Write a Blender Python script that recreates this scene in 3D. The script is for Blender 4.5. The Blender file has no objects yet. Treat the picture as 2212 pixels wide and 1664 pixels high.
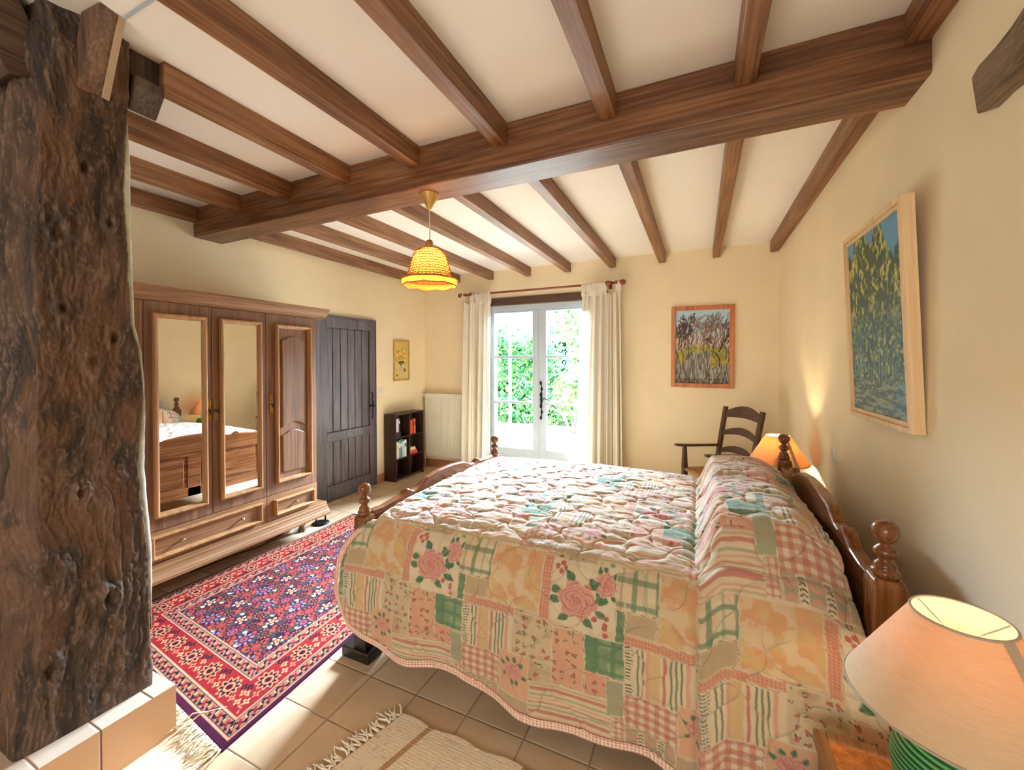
import bpy, math, random
import numpy as np
from mathutils import Vector, Matrix
random.seed(7)
RNG = np.random.default_rng(11)
S = bpy.context.scene
COL = S.collection
PI = math.pi
XL, XR, YB, YR, ZC = -3.70, 0.745, 4.985, -2.4, 2.767      # room: left, right, window wall, rear wall, ceiling

def lin(c):
    return tuple(((x/255.0)/12.92 if x/255.0 <= .04045 else ((x/255.0+.055)/1.055)**2.4) for x in c)
def lin4(c): return lin(c)+(1.0,)
def lina(a):
    a = np.asarray(a, float)/255.0
    return np.where(a <= .04045, a/12.92, ((a+.055)/1.055)**2.4)

# ---------------------------------------------------------------- naming helpers
def tag(o, label=None, cat=None, group=None, kind=None):
    if label: o['label'] = label
    if cat: o['category'] = cat
    if group: o['group'] = group
    if kind: o['kind'] = kind
    return o
def thing(name, loc, label, cat, group=None, rz=0.0):
    o = bpy.data.objects.new(name, None); COL.objects.link(o)
    o.empty_display_size = .05
    o.location = loc; o.rotation_euler = (0, 0, rz)
    return tag(o, label, cat, group)
def copy_tree(o, parent=None):
    c = o.copy(); COL.objects.link(c)
    if parent is not None: c.parent = parent
    for ch in list(o.children): copy_tree(ch, c)
    return c
def link(name, me, mat=None, parent=None, loc=None):
    o = bpy.data.objects.new(name, me); COL.objects.link(o)
    if mat is not None:
        for m in (mat if isinstance(mat, (list, tuple)) else [mat]): me.materials.append(m)
    if parent is not None: o.parent = parent
    if loc is not None: o.location = loc
    return o

# ---------------------------------------------------------------- mesh builder
class MB:
    def __init__(self): self.v = []; self.f = []; self.s = []; self.m = []; self.cur = 0
    def add(self, vs, fs, smooth=False):
        b = len(self.v); self.v += [tuple(p) for p in vs]
        for f in fs: self.f.append([b+i for i in f]); self.s.append(smooth); self.m.append(self.cur)
        return self
    def box(self, x0, x1, y0, y1, z0, z1, M=None):
        vs = [Vector((x, y, z)) for x in (x0, x1) for y in (y0, y1) for z in (z0, z1)]
        if M is not None: vs = [M @ p for p in vs]
        return self.add(vs, [(0,1,3,2),(4,6,7,5),(0,4,5,1),(2,3,7,6),(0,2,6,4),(1,5,7,3)])
    def bar(self, p0, p1, w, h, up=(0,0,1), w1=None, h1=None):
        p0 = Vector(p0); p1 = Vector(p1); d = (p1-p0).normalized(); up = Vector(up)
        a = d.cross(up).normalized(); b = a.cross(d).normalized()
        w1 = w if w1 is None else w1; h1 = h if h1 is None else h1
        vs = []
        for p, ww, hh in ((p0, w, h), (p1, w1, h1)):
            for sx, sz in ((-1,-1),(1,-1),(1,1),(-1,1)): vs.append(p+a*sx*ww/2+b*sz*hh/2)
        return self.add(vs, [(3,2,1,0),(4,5,6,7),(0,1,5,4),(1,2,6,5),(2,3,7,6),(3,0,4,7)])
    def lathe(self, prof, c=(0,0,0), n=24, axis='z', wob=None):
        vs = []; fs = []; k = len(prof)
        for i in range(n):
            a = 2*PI*i/n
            for r, h in prof:
                rr = r*(1 if wob is None else wob(a, h))
                p = (rr*math.cos(a), rr*math.sin(a), h)
                if axis == 'x': p = (p[2], p[0], p[1])
                if axis == 'y': p = (p[1], p[2], p[0])
                vs.append((p[0]+c[0], p[1]+c[1], p[2]+c[2]))
        for i in range(n):
            j = (i+1) % n
            for q in range(k-1): fs.append((i*k+q, j*k+q, j*k+q+1, i*k+q+1))
        if prof[0][0] > 1e-6: fs.append([i*k for i in range(n)][::-1])
        if prof[-1][0] > 1e-6: fs.append([i*k+k-1 for i in range(n)])
        return self.add(vs, fs, True)
    def tube(self, pts, r, n=8, cap=True, closed=False):
        pts = [Vector(p) for p in pts]; m = len(pts); vs = []; fs = []
        ref = None
        for i, p in enumerate(pts):
            if closed: d = pts[(i+1) % m]-pts[i-1]
            else: d = pts[min(i+1, m-1)]-pts[max(i-1, 0)]
            d.normalize()
            if ref is None: ref = Vector((0,0,1)) if abs(d.z) < .9 else Vector((1,0,0))
            a = d.cross(ref).normalized(); b = a.cross(d).normalized(); ref = b
            rr = r[i] if isinstance(r, (list, tuple)) else r
            for k in range(n):
                t = 2*PI*k/n; vs.append(p+a*math.cos(t)*rr+b*math.sin(t)*rr)
        L = m if closed else m-1
        for i in range(L):
            j = (i+1) % m
            for k in range(n):
                l = (k+1) % n; fs.append((i*n+k, i*n+l, j*n+l, j*n+k))
        if cap and not closed:
            fs.append(list(range(n))[::-1]); fs.append([(m-1)*n+k for k in range(n)])
        return self.add(vs, fs, True)
    def prism(self, poly, axis, a0, a1):
        """poly: 2-D outline; axis x -> (y,z), y -> (x,z), z -> (x,y)"""
        n = len(poly)
        def P(p, a):
            return {'x': (a, p[0], p[1]), 'y': (p[0], a, p[1]), 'z': (p[0], p[1], a)}[axis]
        vs = [P(p, a0) for p in poly]+[P(p, a1) for p in poly]
        fs = [list(range(n))[::-1], [n+i for i in range(n)]]
        for i in range(n): fs.append((i, (i+1) % n, n+(i+1) % n, n+i))
        return self.add(vs, fs)
    def ball(self, c, r, n=12, sq=(1,1,1)):
        prof = [(r*math.sin(PI*i/n) if 0 < i < n else 0.0, -r*math.cos(PI*i/n)) for i in range(n+1)]
        b = len(self.v); self.lathe(prof, (0,0,0), 2*n)
        for i in range(b, len(self.v)):
            p = self.v[i]; self.v[i] = (p[0]*sq[0]+c[0], p[1]*sq[1]+c[1], p[2]*sq[2]+c[2])
        return self
    def build(self, name, mat=None, parent=None, bevel=0.0, loc=None, seg=2, smooth=None):
        me = bpy.data.meshes.new(name); me.from_pydata(self.v, [], self.f)
        me.polygons.foreach_set('use_smooth', self.s if smooth is None else [smooth]*len(self.f))
        me.polygons.foreach_set('material_index', self.m)
        import bmesh
        bm = bmesh.new(); bm.from_mesh(me); bmesh.ops.recalc_face_normals(bm, faces=bm.faces); bm.to_mesh(me); bm.free()
        me.update()
        o = link(name, me, mat, parent, loc)
        if bevel > 0:
            md = o.modifiers.new('bevel', 'BEVEL'); md.width = bevel; md.segments = seg
            md.limit_method = 'ANGLE'; md.angle_limit = math.radians(35)
        return o

def grid_obj(name, P, C=None, mat=None, parent=None, closed_u=False, loc=None, smooth=True):
    """P: (n,m,3) array of points, C: (n,m,3) linear colours"""
    n, m = P.shape[:2]
    me = bpy.data.meshes.new(name)
    me.vertices.add(n*m); me.vertices.foreach_set('co', P.reshape(-1).astype(np.float32))
    idx = np.arange(n*m).reshape(n, m)
    if closed_u: idx = np.vstack([idx, idx[:1]])
    q = np.stack([idx[:-1, :-1], idx[1:, :-1], idx[1:, 1:], idx[:-1, 1:]], -1).reshape(-1, 4)
    nf = len(q)
    me.loops.add(nf*4); me.loops.foreach_set('vertex_index', q.reshape(-1).astype(np.int32))
    me.polygons.add(nf); me.polygons.foreach_set('loop_start', (np.arange(nf)*4).astype(np.int32))
    me.polygons.foreach_set('use_smooth', np.full(nf, smooth))
    me.update(calc_edges=True)
    if C is not None:
        a = me.color_attributes.new('Col', 'FLOAT_COLOR', 'POINT')
        c4 = np.ones((n*m, 4), np.float32); c4[:, :3] = C.reshape(-1, 3)
        a.data.foreach_set('color', c4.reshape(-1))
    return link(name, me, mat, parent, loc)

# ---------------------------------------------------------------- noise on arrays
_T = np.random.default_rng(5).random((256, 256))
def vnoise(x, y, s=0):
    x = np.asarray(x, float)+s*17.31; y = np.asarray(y, float)+s*9.77
    xi = np.floor(x).astype(int); yi = np.floor(y).astype(int); fx = x-xi; fy = y-yi
    fx = fx*fx*(3-2*fx); fy = fy*fy*(3-2*fy)
    g = lambda a, b: _T[a & 255, b & 255]
    return (g(xi, yi)*(1-fx)+g(xi+1, yi)*fx)*(1-fy)+(g(xi, yi+1)*(1-fx)+g(xi+1, yi+1)*fx)*fy
def fbm(x, y, o=4, s=0):
    t = 0; a = .5; n = 0
    for k in range(o): t = t+a*vnoise(np.asarray(x)*2**k, np.asarray(y)*2**k, s+k); n += a; a *= .5
    return t/n
def sstep(a, b, x):
    t = np.clip((np.asarray(x, float)-a)/(b-a), 0, 1); return t*t*(3-2*t)

# ---------------------------------------------------------------- materials
def nodes(name):
    m = bpy.data.materials.new(name); m.use_nodes = True
    nt = m.node_tree; b = nt.nodes['Principled BSDF']
    return m, nt, b
def N(nt, t, **k):
    n = nt.nodes.new(t)
    for a, v in k.items(): setattr(n, a, v)
    return n
def objvec(nt, scale, rand=True):
    tc = N(nt, 'ShaderNodeTexCoord'); mp = N(nt, 'ShaderNodeMapping')
    mp.inputs['Scale'].default_value = scale
    if rand:
        oi = N(nt, 'ShaderNodeObjectInfo'); mu = N(nt, 'ShaderNodeMath', operation='MULTIPLY'); mu.inputs[1].default_value = 9.0
        ad = N(nt, 'ShaderNodeVectorMath', operation='ADD')
        nt.links.new(oi.outputs['Random'], mu.inputs[0])
        nt.links.new(tc.outputs['Object'], ad.inputs[0]); nt.links.new(mu.outputs[0], ad.inputs[1])
        nt.links.new(ad.outputs[0], mp.inputs['Vector'])
    else: nt.links.new(tc.outputs['Object'], mp.inputs['Vector'])
    return mp.outputs[0]
def ramp(nt, src, stops):
    r = N(nt, 'ShaderNodeValToRGB'); e = r.color_ramp.elements
    while len(e) < len(stops): e.new(.5)
    for i, (p, c) in enumerate(stops): e[i].position = p; e[i].color = lin4(c)
    nt.links.new(src, r.inputs[0]); return r.outputs[0]
def bump(nt, b, src, strength, dist=.01):
    n = N(nt, 'ShaderNodeBump'); n.inputs['Strength'].default_value = strength; n.inputs['Distance'].default_value = dist
    nt.links.new(src, n.inputs['Height']); nt.links.new(n.outputs[0], b.inputs['Normal'])
def noise(nt, vec, scale, detail=5, rough=.6, dist=0.0):
    n = N(nt, 'ShaderNodeTexNoise'); n.inputs['Scale'].default_value = scale; n.inputs['Detail'].default_value = detail
    n.inputs['Roughness'].default_value = rough; n.inputs['Distortion'].default_value = dist
    nt.links.new(vec, n.inputs['Vector']); return n.outputs['Fac']

def mat_plain(name, c, rough=.6, metal=0.0, var=0.06, scale=6.0, bmp=0.0, bscale=120.0, spec=.5):
    m, nt, b = nodes(name)
    v = objvec(nt, (1,1,1)); f = noise(nt, v, scale, 4)
    lo = [max(0, x*(1-var)) for x in c]; hi = [min(255, x*(1+var)) for x in c]
    nt.links.new(ramp(nt, f, [(.3, lo), (.7, hi)]), b.inputs['Base Color'])
    b.inputs['Roughness'].default_value = rough; b.inputs['Metallic'].default_value = metal
    b.inputs['Specular IOR Level'].default_value = spec
    if bmp: bump(nt, b, noise(nt, v, bscale, 3), bmp, .004)
    return m
def mat_wood(name, dark, mid, light, axis='z', rough=.45, grain=15.0, bmp=.15, along=1.1, rings=True, spec=.5):
    m, nt, b = nodes(name)
    sc = {'x': (along, grain, grain), 'y': (grain, along, grain), 'z': (grain, grain, along)}[axis]
    v = objvec(nt, sc)
    f1 = noise(nt, v, 1.0, 6, .62, .8)
    sc2 = tuple(s*7 if s > along else s*2.2 for s in sc)
    v2 = objvec(nt, sc2); f2 = noise(nt, v2, 1.0, 3, .5)
    mx = N(nt, 'ShaderNodeMath', operation='MULTIPLY_ADD'); mx.inputs[1].default_value = .55
    nt.links.new(f2, mx.inputs[0])
    ma = N(nt, 'ShaderNodeMath', operation='MULTIPLY'); ma.inputs[1].default_value = .52; nt.links.new(f1, ma.inputs[0])
    nt.links.new(ma.outputs[0], mx.inputs[2])
    src = mx.outputs[0]
    c = ramp(nt, src, [(.36, dark), (.5, mid), (.66, light)])
    nt.links.new(c, b.inputs['Base Color']); b.inputs['Roughness'].default_value = rough
    b.inputs['Specular IOR Level'].default_value = spec
    if bmp: bump(nt, b, src, bmp, .004)
    return m
def mat_vcol(name, rough=.9, bmp=0.0, bscale=400, spec=.3, sheen=0.0):
    m, nt, b = nodes(name)
    a = N(nt, 'ShaderNodeVertexColor'); a.layer_name = 'Col'
    nt.links.new(a.outputs['Color'], b.inputs['Base Color'])
    b.inputs['Roughness'].default_value = rough; b.inputs['Specular IOR Level'].default_value = spec
    if sheen: b.inputs['Sheen Weight'].default_value = sheen; b.inputs['Sheen Roughness'].default_value = .5
    if bmp:
        v = objvec(nt, (1,1,1), False); bump(nt, b, noise(nt, v, bscale, 2), bmp, .003)
    return m
def mat_glass(name):
    m, nt, b = nodes(name); out = nt.nodes['Material Output']
    tr = N(nt, 'ShaderNodeBsdfTransparent'); gl = N(nt, 'ShaderNodeBsdfGlossy'); gl.inputs['Roughness'].default_value = .02
    mx = N(nt, 'ShaderNodeMixShader'); fr = N(nt, 'ShaderNodeFresnel'); fr.inputs[0].default_value = 1.35
    nt.links.new(fr.outputs[0], mx.inputs[0]); nt.links.new(tr.outputs[0], mx.inputs[1]); nt.links.new(gl.outputs[0], mx.inputs[2])
    nt.links.new(mx.outputs[0], out.inputs[0]); return m
def mat_emit(name, c, strength):
    m, nt, b = nodes(name)
    b.inputs['Base Color'].default_value = lin4(c); b.inputs['Emission Color'].default_value = lin4(c)
    b.inputs['Emission Strength'].default_value = strength; return m
def mat_shade(name, c, trans=.5, tc=None):
    """cloth that light passes through"""
    m, nt, b = nodes(name); out = nt.nodes['Material Output']
    v = objvec(nt, (30, 30, 260)); f = noise(nt, v, 1.0, 4)
    colr = ramp(nt, f, [(.3, [x*.94 for x in c]), (.7, c)])
    nt.links.new(colr, b.inputs['Base Color']); b.inputs['Roughness'].default_value = .9; b.inputs['Specular IOR Level'].default_value = .15
    t = N(nt, 'ShaderNodeBsdfTranslucent'); t.inputs['Color'].default_value = lin4(tc or c)
    mx = N(nt, 'ShaderNodeMixShader'); mx.inputs[0].default_value = trans
    nt.links.new(b.outputs[0], mx.inputs[1]); nt.links.new(t.outputs[0], mx.inputs[2]); nt.links.new(mx.outputs[0], out.inputs[0])
    return m

def mat_tile(name, tw, th, ox, oy, cols, grout, gw=.006, axes='xy', rough=.3):
    """square tiles laid on world axes, per-tile tone, grout lines"""
    m, nt, b = nodes(name)
    tc = N(nt, 'ShaderNodeTexCoord'); sp = N(nt, 'ShaderNodeSeparateXYZ'); nt.links.new(tc.outputs['Object'], sp.inputs[0])
    def M(op, a, bb=None):
        n = N(nt, 'ShaderNodeMath', operation=op)
        for i, q in enumerate((a, bb)):
            if q is None: continue
            if isinstance(q, (int, float)): n.inputs[i].default_value = q
            else: nt.links.new(q, n.inputs[i])
        return n.outputs[0]
    comp = {'x': sp.outputs[0], 'y': sp.outputs[1], 'z': sp.outputs[2]}
    u = M('DIVIDE', M('SUBTRACT', comp[axes[0]], ox), tw); w = M('DIVIDE', M('SUBTRACT', comp[axes[1]], oy), th)
    fu = M('FRACT', u); fw = M('FRACT', w)
    du = M('MULTIPLY', M('MINIMUM', fu, M('SUBTRACT', 1.0, fu)), tw); dw = M('MULTIPLY', M('MINIMUM', fw, M('SUBTRACT', 1.0, fw)), th)
    d = M('MINIMUM', du, dw)
    line = M('LESS_THAN', d, gw/2)
    cm = N(nt, 'ShaderNodeCombineXYZ'); nt.links.new(M('FLOOR', u), cm.inputs[0]); nt.links.new(M('FLOOR', w), cm.inputs[1])
    wn = N(nt, 'ShaderNodeTexWhiteNoise', noise_dimensions='3D'); nt.links.new(cm.outputs[0], wn.inputs['Vector'])
    mp = N(nt, 'ShaderNodeMapping'); nt.links.new(tc.outputs['Object'], mp.inputs['Vector'])
    ns = noise(nt, mp.outputs[0], 5.0, 5)
    mixv = M('ADD', M('MULTIPLY', wn.outputs['Value'], .45), M('MULTIPLY', ns, .55))
    col = ramp(nt, mixv, cols)
    mx = N(nt, 'ShaderNodeMix', data_type='RGBA'); nt.links.new(line, mx.inputs[0]); nt.links.new(col, mx.inputs[6]); mx.inputs[7].default_value = lin4(grout)
    nt.links.new(mx.outputs[2], b.inputs['Base Color'])
    rr = M('ADD', M('MULTIPLY', line, .5), rough); nt.links.new(rr, b.inputs['Roughness'])
    bump(nt, b, M('MINIMUM', d, .006), .6, 1.0)
    return m

MAT = {}
MAT['wall'] = mat_plain('wall_paint', (238, 222, 188), .85, 0, .02, 1.5, .12, 60, .2)
MAT['ceiling'] = mat_plain('ceiling_board', (244, 238, 230), .8, 0, .012, .8, .03, 60, .2)
MAT['floor'] = mat_tile('floor_tiles', .267, .261, -1.446, 1.51, [(.25, (196, 168, 134)), (.5, (212, 186, 152)), (.75, (222, 199, 168))], (170, 146, 116))
MAT['step_top'] = mat_tile('step_tiles', .33, .155, -1.966+.0, .56, [(.25, (196, 174, 152)), (.75, (208, 190, 170))], (150, 116, 90), .005, 'xy', .3)
MAT['step_face'] = mat_tile('step_riser_tiles', .155*2, .5, .717-.31, -.2, [(.25, (196, 150, 108)), (.75, (208, 164, 122))], (120, 82, 60), .006, 'yz', .35)
MAT['terracotta'] = mat_plain('terracotta_tile', (176, 120, 84), .4, 0, .1, 8)
MAT['joist_y'] = mat_wood('joist_wood', (84, 52, 30), (124, 82, 50), (156, 112, 74), 'y', .5, 11, .12)
MAT['joist_x'] = mat_wood('beam_wood', (66, 38, 20), (102, 64, 36), (140, 96, 60), 'x', .45, 9, .2)
MAT['bed'] = mat_wood('bed_wood', (72, 38, 18), (106, 62, 32), (138, 88, 50), 'y', .25, 12, .06)
MAT['bed_v'] = mat_wood('bed_post_wood', (74, 40, 18), (110, 64, 32), (140, 90, 50), 'z', .22, 12, .04)
MAT['oak_z'] = mat_wood('oak_upright', (82, 54, 38), (112, 77, 54), (138, 100, 72), 'z', .42, 24, .12)
MAT['oak_y'] = mat_wood('oak_lengthwise', (98, 66, 42), (132, 93, 60), (158, 118, 80), 'y', .40, 22, .12)
MAT['oak_light'] = mat_wood('oak_moulding', (132, 90, 52), (166, 120, 76), (188, 146, 100), 'z', .35, 20, .06)
MAT['oak_dark'] = mat_plain('oak_groove', (24, 18, 16), .6)
MAT['door'] = mat_wood('dark_door_wood', (50, 44, 48), (80, 71, 74), (112, 100, 100), 'z', .36, 13, .25)
MAT['shelf'] = mat_wood('dark_shelf_wood', (34, 20, 16), (52, 32, 26), (70, 46, 38), 'z', .4, 14, .06)
MAT['chair'] = mat_wood('dark_chair_wood', (48, 28, 20), (70, 44, 30), (92, 60, 42), 'z', .4, 14, .06)
MAT['old_beam'] = mat_wood('weathered_timber', (78, 60, 42), (112, 90, 66), (140, 116, 88), 'y', .85, 14, .5)
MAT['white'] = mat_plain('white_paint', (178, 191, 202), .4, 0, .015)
MAT['radiator'] = mat_plain('radiator_enamel', (232, 228, 212), .4, 0, .01)
MAT['iron'] = mat_plain('black_iron', (26, 24, 24), .5, .6, .1)
MAT['brass'] = mat_plain('aged_brass', (196, 150, 70), .35, .8, .12, 30)
MAT['silver'] = mat_plain('nickel', (200, 190, 170), .25, .9, .05)
MAT['mirror'] = mat_plain('mirror_glass', (236, 236, 234), .01, 1.0, .0)
MAT['glass'] = mat_glass('window_glass')
MAT['curtain'] = mat_shade('curtain_cotton', (240, 232, 216), .12)
MAT['lintel'] = mat_wood('lintel_wood', (54, 36, 26), (78, 54, 40), (98, 70, 54), 'x', .6, 12, .1)
MAT['rod'] = mat_wood('rod_wood', (92, 40, 22), (128, 60, 34), (150, 78, 46), 'x', .35, 14, .04)
MAT['plastic'] = mat_plain('white_plastic', (226, 222, 210), .4, 0, .01)
MAT['rush'] = mat_plain('rush_seat', (172, 128, 82), .8, 0, .2, 60, .4, 200)
# ================================================================ THE SETTING
def struct(mb, name, mat, bevel=0.0, parent=None):
    o = mb.build(name, mat, parent, bevel)
    if parent is None: o['kind'] = 'structure'
    return o
T = .32
struct(MB().box(XL-T, XR+T, YR-T, YB+T, -.12, 0), 'floor', MAT['floor'])
struct(MB().box(XL-T, XR+T, YR-T, YB+T, ZC, ZC+.15), 'ceiling', MAT['ceiling'])
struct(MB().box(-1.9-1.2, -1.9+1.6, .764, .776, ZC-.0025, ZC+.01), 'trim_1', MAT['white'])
struct(MB().box(XL-T, XL, YR-T, YB+T, 0, ZC), 'wall_left', MAT['wall'])
struct(MB().box(XR, XR+T, YR-T, YB+T, 0, ZC), 'wall_right', MAT['wall'])
# window wall, with the opening of the French window
WX0, WX1, WZ = -2.66, -1.13, 2.285
wb = MB()
wb.box(XL, WX0, YB, YB+T, 0, ZC); wb.box(WX1, XR, YB, YB+T, 0, ZC); wb.box(WX0, WX1, YB, YB+T, WZ, ZC)
struct(wb, 'wall_back', MAT['wall'])
# rear wall behind the camera; wide unseen window added for fill light
rb = MB(); RX0, RX1, RZ0, RZ1 = -1.75, .35, .75, 2.3
rb.box(XL, RX0, YR-T, YR, 0, ZC); rb.box(RX1, XR, YR-T, YR, 0, ZC); rb.box(RX0, RX1, YR-T, YR, 0, RZ0); rb.box(RX0, RX1, YR-T, YR, RZ1, ZC)
struct(rb, 'wall_rear', MAT['wall'])
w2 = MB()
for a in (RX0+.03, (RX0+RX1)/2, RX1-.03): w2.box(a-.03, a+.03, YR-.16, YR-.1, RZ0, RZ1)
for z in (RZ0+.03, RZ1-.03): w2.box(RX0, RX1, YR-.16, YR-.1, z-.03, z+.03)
struct(w2, 'rear_fill_window', MAT['white'], .004)
# raised tiled platform on the left, under the post
st = MB(); st.cur = 0
st.box(XL, -1.968, YR, .951, 0, .195)
pf = struct(st, 'floor_step', [MAT['step_top'], MAT['step_face']])
for p in pf.data.polygons: p.material_index = 0 if abs(p.normal.z) > .5 else 1
# skirting
struct(MB().box(XL, XL+.012, 3.945, YB, 0, .105), 'baseboard_left', MAT['terracotta'], .002)
sk = MB().box(XL, WX0-.02, YB-.012, YB, 0, .105); struct(sk, 'baseboard_back', MAT['terracotta'], .002)
struct(MB().box(WX1+.02, XR, YB-.012, YB, 0, .105), 'baseboard_back_right', MAT['terracotta'], .002)
struct(MB().box(XR-.012, XR, -.5, YB-.012, 0, .105), 'baseboard_right', MAT['terracotta'], .002)

# ---- French window (window_1): lintel, frame, two glazed leaves
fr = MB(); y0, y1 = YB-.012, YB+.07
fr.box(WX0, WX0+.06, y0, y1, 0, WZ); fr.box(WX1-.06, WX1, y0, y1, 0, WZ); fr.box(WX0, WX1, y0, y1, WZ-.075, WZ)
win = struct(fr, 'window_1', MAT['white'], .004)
def leaf(x0, x1, gx0, gx1):
    m = MB(); a, b = YB+.0, YB+.055
    zt = WZ-.08
    m.box(x0, gx0, a, b, .03, zt); m.box(gx1, x1, a, b, .03, zt)
    m.box(gx0, gx1, a, b, 2.185, zt); m.box(gx0, gx1, a, b, .25, .375)
    m.box(gx0, gx1, a+.012, b-.012, .06, .25); m.box(gx0, gx1, a, b, .03, .075)
    for z in (.984, 1.592): m.box(gx0, gx1, a+.004, b-.01, z-.016, z+.016)
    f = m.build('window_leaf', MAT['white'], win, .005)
    for z0, z1 in ((.375, .968), (1.0, 1.576), (1.608, 2.185)):
        MB().box(gx0, gx1, a+.026, a+.030, z0, z1).build('pane', MAT['glass'], f)
    return f
leaf(WX0+.062, -1.9, -2.545, -1.985); rl = leaf(-1.898, WX1-.062, -1.797, -1.265)
hd = MB()
hx = -1.862; hy = YB-.004
hd.box(hx-.012, hx+.012, hy-.008, hy+.004, .93, 1.13); hd.box(hx-.005, hx+.005, hy-.005, hy+.004, .79, 1.26)
for k in range(7):
    z = .80+k*.075; hd.ball((hx+(.006 if k % 2 else -.006), hy-.004, z), .017, 6, (1, .5, 1.6))
hd.tube([(hx, hy-.01, 1.04), (hx, hy-.045, 1.04), (hx+.03, hy-.05, 1.05), (hx+.075, hy-.048, 1.055), (hx+.1, hy-.045, 1.035)], .008, 8)
hd.build('window_handle', MAT['iron'], win)
lt = struct(MB().box(-2.60, -1.012, YB-.02, YB+.02, 2.292, 2.392), 'trim_2', MAT['lintel'], .004)
struct(MB().box(-2.70, -1.08, YB-.03, YB+T+.05, -.02, .028), 'trim_3', MAT['terracotta'], .003)

# ---- plank door in the left wall (door_1)
dm = MB()
dy0, dy1 = 3.03, 3.93
dm.box(XL-.02, XL+.03, dy0, 3.197, .01, 2.03); dm.box(XL-.02, XL+.03, 3.835, dy1, .01, 2.03)
dm.box(XL-.02, XL+.03, 3.197, 3.835, 1.91, 2.03); dm.box(XL-.02, XL+.03, 3.197, 3.835, .655, .755); dm.box(XL-.02, XL+.03, 3.197, 3.835, .01, .17)
d1 = struct(dm, 'door_1', MAT['door'], .004)
ys = [3.197, 3.291, 3.400, 3.508, 3.612, 3.721, 3.835]
pm = MB()
for a, b in zip(ys[:-1], ys[1:]):
    for z0, z1 in ((.17, .655), (.755, 1.91)): pm.box(XL-.01, XL+.014, a+.0025, b-.0025, z0, z1)
pm.build('plank_panel', MAT['door'], d1, .006)
MB().box(XL-.015, XL+.002, 3.19, 3.84, .15, 1.93).build('groove_backing', MAT['oak_dark'], d1)
hm = MB(); hx = XL+.03
for k in range(9):
    z = .85+k*.037; hm.ball((hx+.003, 3.878+(.006 if k % 2 else -.006), z), .014, 6, (.3, 1, 1.5))
hm.tube([(hx, 3.878, 1.0), (hx+.04, 3.878, 1.0), (hx+.05, 3.84, .995), (hx+.048, 3.79, 1.0)], .009, 8)
hm.build('door_handle', MAT['iron'], d1)
fm = MB(); fm.box(XL, XL+.036, dy1, dy1+.014, 0, 2.05); fm.box(XL, XL+.036, dy0, dy1+.014, 2.03, 2.05)
fm.build('door_frame', MAT['door'], d1, .003)

# ================================================================ OUTSIDE
struct(MB().box(-16, 10, YB+T, 30, -.1, 0), 'patio', mat_plain('pale_gravel', (226, 220, 206), .9, 0, .08, 12))
ML = {}
for nm, c in (('leaf_deep', (20, 72, 34)), ('leaf_fresh', (48, 108, 36)), ('leaf_blue', (30, 96, 66)), ('leaf_pale', (110, 138, 62))):
    m_, nt_, b_ = nodes(nm); b_.inputs['Base Color'].default_value = lin4(c); b_.inputs['Roughness'].default_value = .45
    v_ = objvec(nt_, (1,1,1), False)
    nt_.links.new(ramp(nt_, noise(nt_, v_, 9, 4), [(.3, [x*.7 for x in c]), (.7, [min(255, x*1.15) for x in c])]), b_.inputs['Base Color'])
    ML[nm] = m_
MAT['bark'] = mat_plain('bark', (110, 90, 70), .9, 0, .2, 20)
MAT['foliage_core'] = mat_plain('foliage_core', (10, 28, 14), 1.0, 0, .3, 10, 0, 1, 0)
def leaf_cloud(pts, nrm, size, mats, seed):
    rg = random.Random(seed); mb = MB()
    for p, n in zip(pts, nrm):
        n = (Vector(n)+Vector((rg.uniform(-.7,.7), rg.uniform(-.7,.7), rg.uniform(-.3,.9)))).normalized()
        a = n.cross(Vector((rg.uniform(-1,1), rg.uniform(-1,1), rg.uniform(-1,1)))).normalized(); b = n.cross(a)
        s = size*rg.uniform(.6, 1.3); p = Vector(p)
        mb.cur = rg.choices(range(len(mats)), [3, 3, 2, 1][:len(mats)])[0]
        mb.add([p-b*s*.5, p+a*s*.28+n*s*.08, p+b*s*.6, p-a*s*.28+n*s*.08], [(0,1,2), (0,2,3)])
    return mb
def hedge_top(x): return 1.35+1.02*(1-sstep(-3.5, -2.9, x))+.12*np.sin(x*5)+.2*sstep(-3.2, -2.75, x)*0
hp = []; hn = []
for k in range(15000):
    x = random.uniform(-7.2, -.6); zt = float(hedge_top(x)); z = zt*random.random()**.8
    bul = .25*float(fbm(x*1.3, z*1.3, 3, 3))
    y = 9.55-bul-.1*math.sin(3*z)+random.uniform(-.1, .1)
    if z > zt-.15: y += random.uniform(0, .8)
    hp.append((x, y, max(.03, z))); hn.append((0, -1, .25))
hed = leaf_cloud(hp, hn, .125, None or [1,2,3,4], 3)
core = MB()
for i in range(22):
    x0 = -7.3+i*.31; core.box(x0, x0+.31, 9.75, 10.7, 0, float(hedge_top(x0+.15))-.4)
H = thing('hedge', (-4, 9.6, 0), 'leafy green hedge standing beyond the white gravel outside the French window', 'hedge')
core.v = [(x+4, y-9.6, z) for x, y, z in core.v]; hed.v = [(x+4, y-9.6, z) for x, y, z in hed.v]
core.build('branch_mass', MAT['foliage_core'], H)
o_ = hed.build('foliage', [ML['leaf_deep'], ML['leaf_fresh'], ML['leaf_blue'], ML['leaf_pale']], H); o_['kind'] = 'stuff'
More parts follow.
